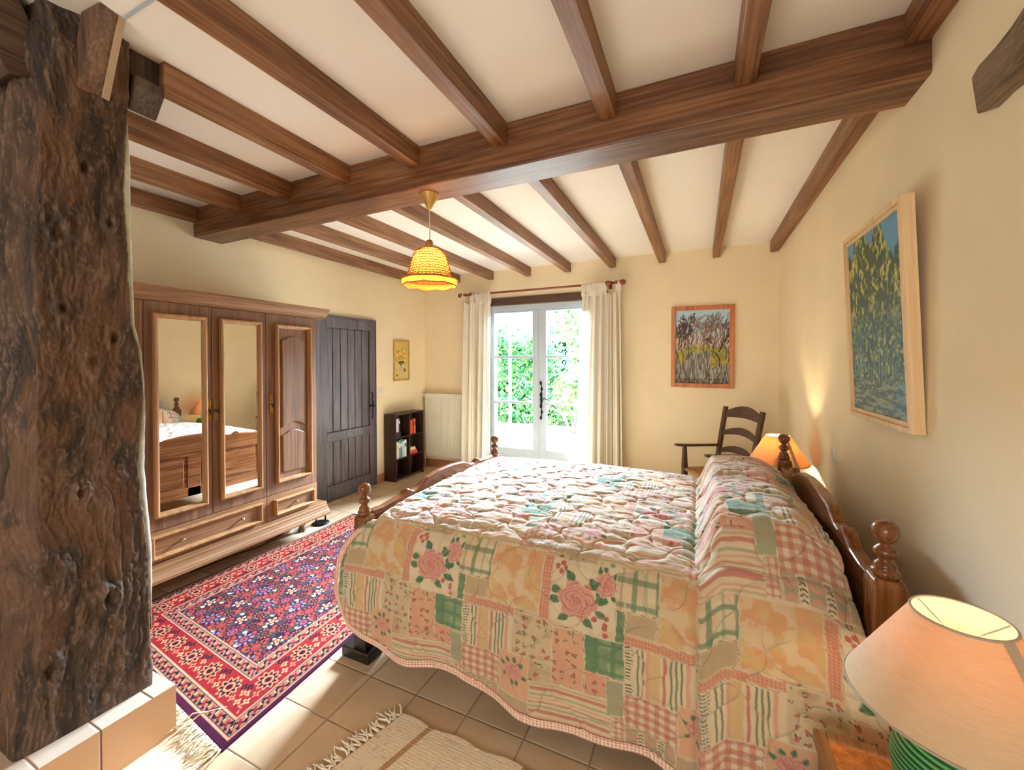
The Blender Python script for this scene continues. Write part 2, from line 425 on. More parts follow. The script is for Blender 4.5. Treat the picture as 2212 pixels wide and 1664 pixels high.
# sparse pale tree behind the hedge
TR = thing('garden_tree', (-3.2, 13.2, 0), 'pale sunlit tree rising behind the low end of the hedge', 'tree')
tp = []; tn = []
for k in range(900):
    a = random.uniform(0, 2*PI); r = random.random()**.5*1.5
    tp.append((r*math.cos(a)+.25, r*math.sin(a)*.6, 2.7+random.uniform(-1.2, 1.6))); tn.append((0, -1, .3))
leaf_cloud(tp, tn, .15, [1,1], 9).build('crown', [ML['leaf_pale'], ML['leaf_fresh']], TR)['kind'] = 'stuff'
tk = MB(); tk.tube([(0,0,0), (.05,0,1.2), (.2,0,2.3), (.3,.1,3.6)], [.09,.08,.05,.02])
for k in range(7):
    a = random.uniform(-1, 1); tk.tube([(.12+.02*k, 0, 1.6+.25*k), (.12+a*.6, -.1, 2.0+.27*k), (.12+a*1.1, -.1, 2.4+.25*k)], [.03,.02,.008])
tk.build('trunk', MAT['bark'], TR)
# low shrub spilling in front of the hedge
BU = thing('shrub', (-2.45, 8.55, 0), 'bright green loose shrub in front of the hedge, seen through the right door leaf', 'shrub')
bp = []; bn = []
for k in range(700):
    d = Vector((random.gauss(0,1), random.gauss(0,1), random.gauss(0,1))).normalized()
    bp.append((d.x*.45, d.y*.35, .85+d.z*.5*random.uniform(.6,1))); bn.append(d)
leaf_cloud(bp, bn, .13, [1,1], 5).build('foliage', [ML['leaf_fresh'], ML['leaf_pale']], BU)['kind'] = 'stuff'
tw = MB()
for k in range(14):
    a = random.uniform(-1, 1); tw.tube([(a*.08, 0, 0), (a*.3, -.1, .4), (a*.6, -.3, .75+random.uniform(-.2,.2))], [.014,.01,.005], 6)
tw.build('stem', MAT['bark'], BU)
pole = thing('pole', (-2.85, 6.15, 0), 'thin white upright pole outside the left door leaf', 'pole')
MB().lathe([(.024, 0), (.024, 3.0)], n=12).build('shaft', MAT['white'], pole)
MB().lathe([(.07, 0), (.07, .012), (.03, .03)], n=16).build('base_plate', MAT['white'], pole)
# ================================================================ TIMBERS OVERHEAD
mb_ = MB().box(-2.21, 2.235, -.109, .109, 0, ZC-2.533)
main = tag(mb_.build('main_beam', MAT['joist_x'], None, .008, (-1.4775, 2.039, 2.533)),
           'heavy brown main beam crossing the room, carrying the joists and the pendant lamp', 'beam')
CX = [.707, .172, -.385, -.944, -1.50, -2.037, -2.585, -3.12, -3.66]
W_ = .075
ordn = ['against the right wall', 'second from the right wall', 'third from the right wall', 'fourth from the right wall', 'fifth from the right wall',
        'sixth from the right wall', 'third from the left wall', 'second from the left wall', 'against the left wall']
def joist(x, ya, yb, label, group):
    m = MB().box(-W_/2, W_/2, -(yb-ya)/2, (yb-ya)/2, 0, ZC-2.652)
    return tag(m.build('ceiling_joist', MAT['joist_y'], None, .004, (x, (ya+yb)/2, 2.652)), label, 'joist', group)
for i, x in enumerate(CX):
    joist(x, 2.148, YB, 'brown ceiling joist between the main beam and the window wall, '+ordn[i], 'joists beyond the main beam')
for i, x in enumerate(CX):
    ya = YR if i < 5 else (.945 if i == 5 else .50)
    joist(x, ya, 1.93, 'brown ceiling joist on the near side of the main beam, '+ordn[i], 'joists before the main beam')

# ---- the old trunk post on the tiled step
def post_mesh():
    nz, na = 640, 420
    zs = np.linspace(.195, ZC, nz)
    zk = [.195,.40,.735,.97,1.10,1.34,1.44,1.57,1.68,1.86,2.22,2.5,2.767]
    yk = [.911,.905,.90,.879,.870,.887,.887,.876,.852,.842,.835,.843,.842]
    ymax = np.interp(zs, zk, yk)
    # outline (x, y) going round: right-back corner, right face, front corner, front face, left, back
    fx = np.interp(zs, [.195, .5, 1.0, 1.9, 2.4, 2.767], [-2.070, -2.10, -2.17, -2.17, -2.13, -2.03])
    fy = np.interp(zs, [.195, .5, 1.0, 1.9, 2.4, 2.767], [.535, .545, .535, .535, .560, .60])
    rx = np.interp(zs, [.195, 1.5, 2.3, 2.767], [-2.056, -2.050, -2.056, -2.008])
    P = np.zeros((na, nz, 3)); 
    t = np.arange(na)/na
    for k, z in enumerate(zs):
        c = [(rx[k], ymax[k]), (rx[k], ymax[k]-.10), (rx[k], .70), (rx[k]-.006, fy[k]+.06), (fx[k]-.005, fy[k]),
             (fx[k]-.16, fy[k]+.0), (-2.44, fy[k]+.03), (-2.49, .72), (-2.44, .86), (-2.36, ymax[k]), (-2.2, ymax[k])]
        c = np.array(c+[c[0]]); L = np.concatenate([[0], np.cumsum(np.hypot(*np.diff(c, axis=0).T))]); s = t*L[-1]
        P[:, k, 0] = np.interp(s, L, c[:, 0]); P[:, k, 1] = np.interp(s, L, c[:, 1]); P[:, k, 2] = z
    for _ in range(3):                                   # round the corners
        P[:, :, :2] = (np.roll(P, 1, 0)+P*2+np.roll(P, -1, 0))[:, :, :2]/4
    nx = np.roll(P[:, :, 1], -1, 0)-np.roll(P[:, :, 1], 1, 0); ny = -(np.roll(P[:, :, 0], -1, 0)-np.roll(P[:, :, 0], 1, 0))
    l = np.hypot(nx, ny)+1e-9; nx = -nx/l; ny = -ny/l
    cx, cy = P[:, :, 0].mean(0), P[:, :, 1].mean(0)
    sg = np.sign((P[:, :, 0]-cx)*nx+(P[:, :, 1]-cy)*ny).mean(); nx *= np.sign(sg); ny *= np.sign(sg)
    U = (P[:, :, 0]*1.0+P[:, :, 1]*1.3); V = P[:, :, 2]
    wu = U+.15*(fbm(U*3.4, V*2.6, 4, 21)-.5); wv = V+.3*(fbm(U*4, V*3.0, 4, 22)-.5)
    g = fbm(wu*30, wv*8, 5, 1); big = fbm(wu*7, wv*3.2, 4, 4); fine = fbm(wu*110, wv*44, 4, 8)
    groove = np.clip(1-np.abs(fbm(wu*16, wv*3, 4, 9)-.5)/.05, 0, 1)
    h = .026*(big-.5)+.008*(g-.5)-.002*groove+.007*(fine-.5)+.004*(fbm(wu*220, wv*90, 3, 19)-.5)
    # knots
    rg = np.random.default_rng(2)
    for uy, vz, r in ((.74, 1.53, .03), (.66, 1.98, .03), (.80, 1.62, .025), (.72, 2.25, .02), (.79, 2.06, .02), (.66, 1.72, .022), (.78, .62, .03), (.62, .45, .03), (.70, 1.05, .02)):
        d = np.hypot((P[:, :, 1]-uy)*1.25, (V-vz)*.75)*(1+.9*(fbm(U*26, V*20, 3, int(vz*50))-.5)); onf = P[:, :, 0] > -2.14
        h += onf*(-.016*np.exp(-(d/(r*.45))**2)+.010*np.exp(-((d-r)/(r*.6))**2)+.010*(fbm(wu*60+vz, wv*40, 3, 77)-.5)*np.exp(-(d/(r*2.5))**2))
    ed = sstep(.195, .23, V)
    P[:, :, 0] += nx*h*ed; P[:, :, 1] += ny*h*(.5+.5*ed)
    c0 = lina((48, 35, 26)); c1 = lina((88, 65, 48)); c2 = lina((124, 100, 82)); c3 = lina((32, 23, 18)); c4 = lina((112, 76, 46))
    m = sstep(.32, .68, g*.6+big*.4)[..., None]; C = c0*(1-m)+c1*m
    m = sstep(.54, .70, fine*.7+g*.3)[..., None]*.6; C = C*(1-m)+c2*m
    m = (sstep(.52, .7, fbm(wu*5, wv*4, 3, 14))*.55)[..., None]; C = C*(1-m)+c4*m
    m = (groove*.30)[..., None]; C = C*(1-m)+c3*m
    m = (sstep(.58, .72, fbm(U*6, V*6, 3, 31))*sstep(1.0, .3, V)*.55)[..., None]; C = C*(1-m)+lina((72, 62, 48))*m
    return P, C, ymax, zs
P, C, ymax, zs = post_mesh()
MAT['post'] = mat_vcol('old_trunk_wood', .62, .35, 160, .4)
base = np.array([-2.25, .72, .195])
PO = thing('timber_post', tuple(base), 'massive gnarled dark oak trunk post standing on the tiled step at the left', 'post')
trunk = grid_obj('trunk', P-base, C, MAT['post'], PO, True)
# lime plaster back edge along the wavy outline, window brightness put into its pale colour
zz = np.linspace(.42, 2.49, 140); ym = np.interp(zz, zs, ymax)
wd = .016*np.interp(zz, [.42, .6, .95, 1.1, 1.3, 1.42, 1.62, 1.9, 2.3, 2.49], [0, .5, 1.1, 1.2, .6, .25, .55, 1.0, 1.1, .2])+.003*(vnoise(zz*30, zz*0, 3)-.5)
E_ = np.zeros((5, 140, 3))
for k, (dx, f) in enumerate(((-.05, -.6), (.0, -.6), (.004, .5), (-.004, 1.0), (-.05, 1.0))):
    E_[k, :, 0] = -2.063+dx; E_[k, :, 1] = ym+.006+wd*f; E_[k, :, 2] = zz
MAT['lime'] = mat_plain('lit_lime_plaster', (198, 200, 186), .9, 0, .08, 30, .2, 60)
tag(grid_obj('lit_lime_edge', E_-base, None, MAT['lime'], PO), 'lime plaster strip along the back edge, coloured pale as if window-lit')
# short brace leaning from the post up to the ceiling
MAT['brace'] = mat_wood('brace_wood', (62, 42, 30), (98, 70, 50), (128, 98, 74), 'z', .7, 16, .35)
br = thing('brace', (-2.03, .735, 2.53), 'short squared brace leaning out of the post up to the ceiling, with one pale edge', 'brace')
m = MB()
q = [(-.10, 0.0, -.02), (.0, 0.0, .0)]
lo = [(-2.11, .695, 2.50), (-2.035, .697, 2.515), (-2.035, .776, 2.52), (-2.11, .776, 2.505)]
hi = [(-1.985, .690, 2.766), (-1.868, .697, 2.766), (-1.886, .768, 2.766), (-1.99, .768, 2.766)]
vs = [Vector(p)-Vector((-2.03, .735, 2.53)) for p in lo+hi]
m.add(vs, [(0,3,2,1), (4,5,6,7), (0,1,5,4), (1,2,6,5), (2,3,7,6), (3,0,4,7)]); m.build('timber', MAT['brace'], br, .006)
m = MB(); a = [Vector(p)-Vector((-2.03, .735, 2.53)) for p in ((-2.034, .762, 2.519), (-2.036, .781, 2.518), (-1.8845, .754, 2.766), (-1.891, .773, 2.766))]
o_ = [p+Vector((.004, .003, -.002)) for p in a]
m.add(a+o_, [(0,1,3,2), (4,6,7,5), (0,4,5,1), (1,5,7,3), (3,7,6,2), (2,6,4,0)]); tag(m.build('lit_edge', mat_plain('lit_edge_wood', (176, 150, 122), .8, 0, .06, 12), br), 'pale edge coloured as a lit chamfer')  # pale strip paints the light caught by the brace's chamfer
# corbel block on the back of the post that carries a joist end
cb = MB(); cy0, cy1 = .848, .945
cb.prism([(-.09, .07), (-.01, 0.0), (.055, .08), (.058, .118), (.012, .135), (.012, .236), (-.09, .236)], 'y', -.05, .045)
cob = tag(cb.build('corbel', mat_wood('corbel_wood', (44, 32, 24), (68, 52, 40), (92, 76, 60), 'z', .8, 14, .5), None, .006, (-2.05, .90, 2.53)),
    'dark sloping corbel block behind the post head, under a joist end', 'corbel')
# dark brace on the far left, cut end towards the room
b2 = thing('brace', (-2.2, .56, 2.48), 'dark brace at the top left corner of the photo with a pale cut lower end', 'brace')
m = MB(); m.bar((-.02, .045, .035), (-.01, -.06, .2865), .26, .13, up=(0, 1, .4)); m.build('timber', mat_wood('dark_brace_wood', (44, 30, 22), (72, 52, 40), (98, 76, 60), 'y', .75, 16, .3), b2, .006)
# end of an old timber showing in the right wall
ob = MB()
rg = random.Random(4); P8 = []
for k in range(14):
    y = .0-.9*k/13; j = lambda s: rg.uniform(-s, s)
    x = -.055+.012*math.sin(k)
    if k == 0: P8.append([(.0, -.015, .02), (-.02, -.02, .01), (-.035, -.02, .12), (.0, -.012, .125)])
    else: P8.append([(.0, y+j(.004), j(.004)), (x, y, .012+j(.004)), (x+.004+j(.003), y, .128+j(.004)), (.0, y, .142+j(.004))])
vs = [p for r in P8 for p in r]; fs = [(0,1,2,3)]
for k in range(13):
    for a in range(4): b = (a+1) % 4; fs.append((k*4+a, k*4+b, k*4+4+b, k*4+4+a))
fs.append((52, 55, 54, 53)); ob.add(vs, fs)
tag(ob.build('wall_timber', MAT['old_beam'], None, .006, (XR, 1.645, 2.212)), 'weathered grey-brown timber end showing in the right wall at the upper right', 'timber')

# ================================================================ WARDROBE
WXF = -3.12                                             # door front plane
W = thing('wardrobe', (-3.40, 1.74, 0), 'oak four-door wardrobe with two long mirrors standing against the left wall', 'wardrobe')
O = Vector((-3.40, 1.74, 0))
def wmb(): return MB()
def wput(mb, name, mat, parent=None, bevel=0.0):
    mb.v = [(x-O.x, y-O.y, z) for x, y, z in mb.v]
    return mb.build(name, mat, parent or W, bevel)
Y0, Y1 = .945, 2.615
wput(wmb().box(-3.69, WXF-.022, Y0, Y1, .16, 1.96), 'case', MAT['oak_z'], None, .003)
crown = wmb()
pr = [(-3.69, 1.920), (WXF+.012, 1.920), (WXF+.012, 1.936), (WXF+.022, 1.938), (WXF+.024, 1.950), (WXF+.036, 1.962), (WXF+.040, 1.974), (WXF+.050, 1.976), (WXF+.052, 1.990), (WXF+.064, 1.992), (WXF+.064, 2.008), (-3.69, 2.008)]
crown.prism(pr, 'y', Y0-.03, Y1+.09)
o_ = wput(crown, 'crown_moulding', MAT['oak_y'], None, .002)
pl = wmb()
pr = [(-3.69, .15), (WXF+.064, .15), (WXF+.064, .170), (WXF+.052, .172), (WXF+.050, .184), (WXF+.036, .194), (WXF+.034, .206), (WXF+.024, .208), (WXF+.022, .226), (WXF+.012, .230), (WXF+.010, .256), (-3.69, .256)]
pl.prism(pr, 'y', Y0-.03, Y1+.085); wput(pl, 'plinth_moulding', MAT['oak_y'], None, .002)
for y in (Y0+.06, Y1-.05):
    for x in (-3.27, -3.62):
        f = wmb(); f.lathe([(.030, 0), (.034, .02), (.022, .045), (.045, .075), (.055, .10), (.05, .15)], (x, y, 0), 16)
        f.box(x-.07, x+.06, y-.07, y+.05, .115, .15)
        wput(f, 'foot', MAT['bed'])
def frame_ring(mb, y0, y1, z0, z1, w, x0, x1):
    mb.box(x0, x1, y0, y0+w, z0, z1); mb.box(x0, x1, y1-w, y1, z0, z1)
    mb.box(x0, x1, y0+w, y1-w, z0, z0+w); mb.box(x0, x1, y0+w, y1-w, z1-w, z1)
def moulding(y0, y1, z0, z1, w, xb, xf):
    """mitred raised frame with a rounded, sloping section"""
    sec = [(0, 0), (0, .80), (.10, .93), (.28, 1.0), (.45, .98), (.6, .88), (.75, .62), (.82, .34), (1.0, .22), (1.0, 0)]
    vs = []; fs = []; k = len(sec)
    for cy, cz, sy, sz in ((y0, z0, 1, 1), (y1, z0, -1, 1), (y1, z1, -1, -1), (y0, z1, 1, -1)):
        for a, h in sec: vs.append((xb+(xf-xb)*h, cy+sy*w*a, cz+sz*w*a))
    for c in range(4):
        d = (c+1) % 4
        for q in range(k-1): fs.append((c*k+q, d*k+q, d*k+q+1, c*k+q+1))
    return MB().add(vs, fs)
def escut(y, z, parent, flip=1):
    m = MB()
    for k in range(-4, 5):
        if k == 0: continue
        s = 1 if k % 2 else -1
        pts = [(WXF+.004, y+flip*s*.011*math.cos(t), z+k*.0165+.011*math.sin(t)) for t in [PI*1.6*q/9-1.2 for q in range(10)]]
        m.tube(pts, .0026, 6)
    m.box(WXF, WXF+.002, y-.0012, y+.0012, z-.07, z+.07)
    e = wput(m, 'escutcheon', MAT['brass'], parent)
    kk = MB(); kk.tube([(WXF, y, z), (WXF+.03, y, z)], .004, 8)
    kk.tube([(WXF+.03+.011*math.cos(t), y, z-.006+.013*math.sin(t)) for t in [2*PI*q/12 for q in range(12)]], .0028, 6, closed=True)
    tag(wput(kk, 'key', MAT['iron'], e), 'dark iron key')
def wdoor(y0, y1, mirror, hy):
    g = .0015
    d = wput(wmb().box(WXF-.022, WXF, y0+g, y1-g, .462, 1.918), 'door', MAT['oak_z'], None, .002)
    if mirror:
        a, b = mirror
        wput(moulding(a, b, .543, 1.842, .032, WXF-.001, WXF+.034), 'mirror_frame', MAT['oak_light'], d)
        k = math.tan(math.radians(.9)); yc = (a+b)/2; mm = wmb().box(WXF-.001, WXF+.004, a+.027, b-.027, .57, 1.815)
        mm.v = [(x+(y-yc)*k+.002, y, z) for x, y, z in mm.v]; wput(mm, 'mirror', MAT['mirror'], d)
    else:
        a, b = y0+.076, y1-.066 if y1 > 2 else y1-.076
        if y1 < 2: a, b = y0+.066, y1-.076
        wput(moulding(a, b, .548, 1.836, .028, WXF-.001, WXF+.034), 'panel_frame', MAT['oak_light'], d)
        p0, p1 = a+.056, b-.056; n = 14
        def arch(zb, zt, rise, cut=0.0):
            pts = [(p0, zb), (p1, zb)] if not cut else [(p0+(p1-p0)*q/n, zb+cut*math.sin(PI*q/n)) for q in range(n+1)]
            sh = .022
            top = [(p1, zt-rise*.55), (p1-sh, zt-rise*.5)]+[(p1-sh-(p1-p0-2*sh)*q/n, zt-rise*.5+rise*.5*math.sin(PI*q/n)) for q in range(1, n)]+[(p0+sh, zt-rise*.5), (p0, zt-rise*.55)]
            return pts+top
        for zb, zt, cut in ((.62, .965, 0.0), (.985, 1.747, .045)):
            m = MB(); m.prism(arch(zb, zt, .06, cut), 'x', WXF-.004, WXF+.012)
            wput(m, 'raised_panel', MAT['oak_z'], d, .008)
    escut(hy, 1.19, d, 1)
    return d
wdoor(Y0+.01, 1.352, None, 1.31)
wdoor(1.352, 1.740, (1.395, 1.700), 1.717)
wdoor(1.740, 2.136, (1.790, 2.090), 1.764)
wdoor(2.136, Y1-.01, None, 2.176)
def drawer(y0, y1, my0, my1, mz0, mz1, knobs):
    d = wput(wmb().box(WXF-.022, WXF, y0+.0015, y1-.0015, .258, .458), 'drawer', MAT['oak_y'], None, .002)
    wput(moulding(my0, my1, mz0, mz1, .027, WXF-.001, WXF+.034), 'drawer_moulding', MAT['oak_light'], d)
    wput(wmb().box(WXF, WXF+.009, my0+.02, my1-.02, mz0+.02, mz1-.02), 'drawer_panel', MAT['oak_y'], d)
    for y in knobs:
        m = MB(); m.lathe([(.005, 0), (.005, .012), (.011, .018), (.012, .024), (.007, .029), (0, .030)], (WXF+.009, y, (mz0+mz1)/2), 14, 'x')
        tag(wput(m, 'knob', MAT['silver'], d), 'small nickel knob')
drawer(Y0+.01, 1.352, 1.00, 1.29, .285, .435, (1.145,))
drawer(1.352, 2.136, 1.372, 2.085, .285, .435, (1.545, 1.931))
drawer(2.136, Y1-.01, 2.192, 2.560, .290, .418, (2.382,))

# ================================================================ BED
FX, HX = -1.58, .50
MAT['ebony'] = mat_plain('ebonised_wood', (26, 18, 15), .35)
B = thing('bed', (-.54, 2.352, 0), 'double bed with wavy dark wooden footboard and headboard and turned ball finials', 'bed')
OB = Vector((-.54, 2.352, 0))
def bput(mb, name, mat, parent=None, bevel=0.0, seg=2):
    mb.v = [(x-OB.x, y-OB.y, z-OB.z) for x, y, z in mb.v]
    return mb.build(name, mat, parent or B, bevel, None, seg)
def finial(x, y, z, h, r, parent):
    s = h/.165
    p = [(.027, 0), (.030, .006), (.033, .014), (.030, .022), (.024, .027), (.026, .034), (.024, .040), (.017, .048), (.015, .056), (.022, .062), (.027, .070), (.028, .078), (.022, .087), (.014, .094), (.013, .100),
         (.0185, .106), (.0255, .114), (.0300, .126), (.0310, .135), (.0300, .144), (.0255, .154), (.0180, .161), (.008, .1645), (0, .165)]
    return bput(MB().lathe([(a*r, b*s) for a, b in p], (x, y, z), 20), 'finial', MAT['bed_v'], parent)
def post(x, y, h, w, ft, fh, fr):
    k = w/2; c = .014
    m = MB()
    m.box(x-k, x+k, y-k, y+k, 0.0, h-.02)
    pts = []
    vs = []
    for z, s in ((h-.02, k), (h-.002, k-.006), (h, k-c)):
        vs += [(x-s, y-s, z), (x+s, y-s, z), (x+s, y+s, z), (x-s, y+s, z)]
    fs = []
    for q in range(2):
        for a in range(4): b = (a+1) % 4; fs.append((q*4+a, q*4+b, q*4+4+b, q*4+4+a))
    fs.append((8, 9, 10, 11)); m.add(vs, fs)
    p = bput(m, 'post', MAT['bed_v'], None, .005)
    finial(x, y, h-.002, fh, fr, p); return p
for y in (1.608, 3.095):
    p = post(FX, y, .735, .074, 0, .165, 1.05)
    m = MB(); m.box(FX-.11, FX+.07, y-.055, y+.055, 0, .055); tag(bput(m, 'foot_block', MAT['ebony'], p, .006), 'black foot block')
    m = MB(); m.box(FX-.040, FX+.040, y-.040, y+.040, .05, .33); tag(bput(m, 'leg_sleeve', MAT['ebony'], p, .004), 'blackened lower leg')
for y in (1.555, 3.150): post(HX, y, .885, .082, 0, .165, 1.08)
def crest(half, edge, notch, mid, zb, sc):
    yc = 2.352; pts = []
    ctrl = [(half, edge), (half-.10, edge-.006), (half-.20, edge+.004), (sc+.035, notch-.012), (sc+.012, notch+.006), (sc, notch+.012), (sc-.012, notch+.006), (sc-.05, notch-.016), (sc-.10, notch-.012), (sc-.2, (notch+mid)/2+.004), (.10, mid-.002), (0, mid)]
    yy = np.array([a for a, b in ctrl][::-1]); zz = np.array([b for a, b in ctrl][::-1])
    f = lambda y: float(np.interp(abs(y), yy, zz))
    ys = np.linspace(-half, half, 90)
    top = [(yc+y, f(y)) for y in ys]
    return [(yc-half, zb)]+[(yc-half+2*half*q/1, zb) for q in (1,)]+top[::-1]
def board(x, half, edge, notch, mid, sc, zlow, t, panels):
    m = MB(); m.prism(crest(half, edge, notch, mid, zlow, sc), 'x', x-t/2, x+t/2)
    return bput(m, 'crest_rail', MAT['bed'], None, .010, 3)
board(FX, .710, .748, .770, .812, .42, .60, .042, 2)
board(HX, .760, .858, .898, .950, .47, .62, .048, 2)
def lower(x, half, z0, z1, t, zt):
    m = MB(); yc = 2.352
    m.box(x-t*.4, x+t*.4, yc-half, yc+half, z0, z0+.09); m.box(x-t*.4, x+t*.4, yc-.06, yc+.06, z0, z1)
    for s in (-1, 1): m.box(x-t*.4, x+t*.4, yc+s*half-(.07 if s > 0 else 0), yc+s*half+(0 if s > 0 else .07), z0, z1)
    m.box(x-t*.25, x+t*.25, yc-half, yc+half, z0, z1+.02)
    r = bput(m, 'lower_rail', MAT['bed'], None, .005)
    for s in (-1, 1):
        a, b = (yc+.09, yc+half-.10) if s > 0 else (yc-half+.10, yc-.09)
        for d in (-1, 1):
            m2 = MB(); m2.box(min(x+d*t*.25, x+d*t*.55), max(x+d*t*.25, x+d*t*.55), a, b, z0+.12, z1-.03)
            bput(m2, 'raised_panel', MAT['bed'], r, .008)
lower(FX, .712, .20, .60, .044, 0); lower(HX, .762, .22, .62, .05, 0)
for y in (1.625, 3.08): bput(MB().box(FX+.03, HX-.03, y-.014, y+.014, .27, .44), 'side_rail', MAT['joist_x'], None, .004)
bput(MB().box(FX+.04, HX-.05, 1.645, 3.06, .40, .50), 'slat_base', MAT['oak_y'])
MT = tag(MB().box(-.98, .98, -.69, .69, 0, .21).build('mattress', mat_plain('mattress_ticking', (226, 220, 206), .9), None, .05, (-.555, 2.352, .502), 4), 'pale mattress on the bed, under the patchwork quilt', 'mattress')
# ================================================================ PATCHWORK QUILT
def L3(*c): return lina(c)
def over(C, m, col):
    m = np.clip(m, 0, 1)[..., None]; return C*(1-m)+np.asarray(col)*m
QC = dict(cream=(238,224,194), pale=(242,230,206), ochre=(228,196,142), ochre2=(232,178,132), pink=(232,168,152), pinkd=(206,112,104), rose=(226,150,142), rosed=(196,98,100), rosel=(240,188,178),
          green=(96,146,110), greend=(62,106,76), greenl=(170,190,154), sage=(176,178,150), peach=(236,188,156), red=(200,84,74), taupe=(206,182,148), black=(82,74,62))
QL = {k: L3(*v) for k, v in QC.items()}
def band(x, c, w, s=.12): return 1-sstep(w/2-s, w/2+s, np.abs(x-c))
def leafm(a, b, ca, cb, ang, ln, wd):
    x = (a-ca)*math.cos(ang)+(b-cb)*math.sin(ang); y = -(a-ca)*math.sin(ang)+(b-cb)*math.cos(ang)
    t = np.clip(x/ln, 0, 1); half = wd*np.sin(PI*t**.8)
    m = (1-sstep(half-.25, half+.1, np.abs(y)))*(x > 0)*(x < ln)
    return m, np.abs(y) < .14
def rosem(C, a, b, ca, cb, R, seed=0):
    for ang, d in ((.3, .9), (1.0, .95), (1.9, .9), (2.7, .95), (3.5, .9), (4.1, 1.0), (4.9, .92), (5.7, .95)):
        ang += seed*.37
        m, v = leafm(a, b, ca+R*d*math.cos(ang), cb+R*d*math.sin(ang), ang+.5*((seed+int(ang*10)) % 3-1), R*.75, R*.24)
        C = over(C, m, QL['green']); C = over(C, m*v, QL['greend']); C = over(C, m*(vnoise(a*1.3, b*1.3, seed) > .6)*.5, QL['greend'])
    r = np.hypot(a-ca, b-cb); t = np.arctan2(b-cb, a-ca)
    edge = R*(1+.08*np.sin(t*6+seed)+.05*np.sin(t*11))
    m = 1-sstep(edge-.25, edge+.15, r)
    rr = r/R
    ph = rr*4.2+.45*np.sin(t*2+rr*5+seed)+.16*np.sin(t*5)
    fr = ph-np.floor(ph)
    sh = QL['rose']*(1-fr[..., None])+QL['rosel']*fr[..., None]
    sh = over(sh, (fr < .16)*.75, QL['rosed'])
    sh = over(sh, (rr < .25)*.35, QL['pinkd'])
    M = m[..., None]; return C*(1-M)+sh*M
def sprigs(C, a, b, sp, seed, red='pinkd'):
    ja = np.floor(a/sp); jb = np.floor(b/sp)
    h1 = _T[(ja.astype(int)*7+seed) & 255, jb.astype(int) & 255]; h2 = _T[jb.astype(int)*5 & 255, (ja.astype(int)+seed) & 255]
    x = a-(ja+.5)*sp-(h1-.5)*sp*.5; y = b-(jb+.5)*sp-(h2-.5)*sp*.5
    th = h1*6.28; xx = x*np.cos(th)+y*np.sin(th); yy = -x*np.sin(th)+y*np.cos(th)
    C = over(C, (np.hypot(xx/.75, yy/.5) < 1)*(h2 > .45), QL[red])
    C = over(C, (np.hypot((xx-1.0)/.55, (yy-.35)/.22) < 1)*1.0, QL['greend'])
    C = over(C, (np.hypot((xx-.8)/.5, (yy+.5)/.2) < 1)*1.0, QL['greend'])
    return C
def grid_chk(C, a, b, p, w, col, al=.55):
    ma = ((a/p-np.floor(a/p)) < w); mb = ((b/p-np.floor(b/p)) < w)
    C = over(C, ma*al, col); return over(C, mb*al, col)
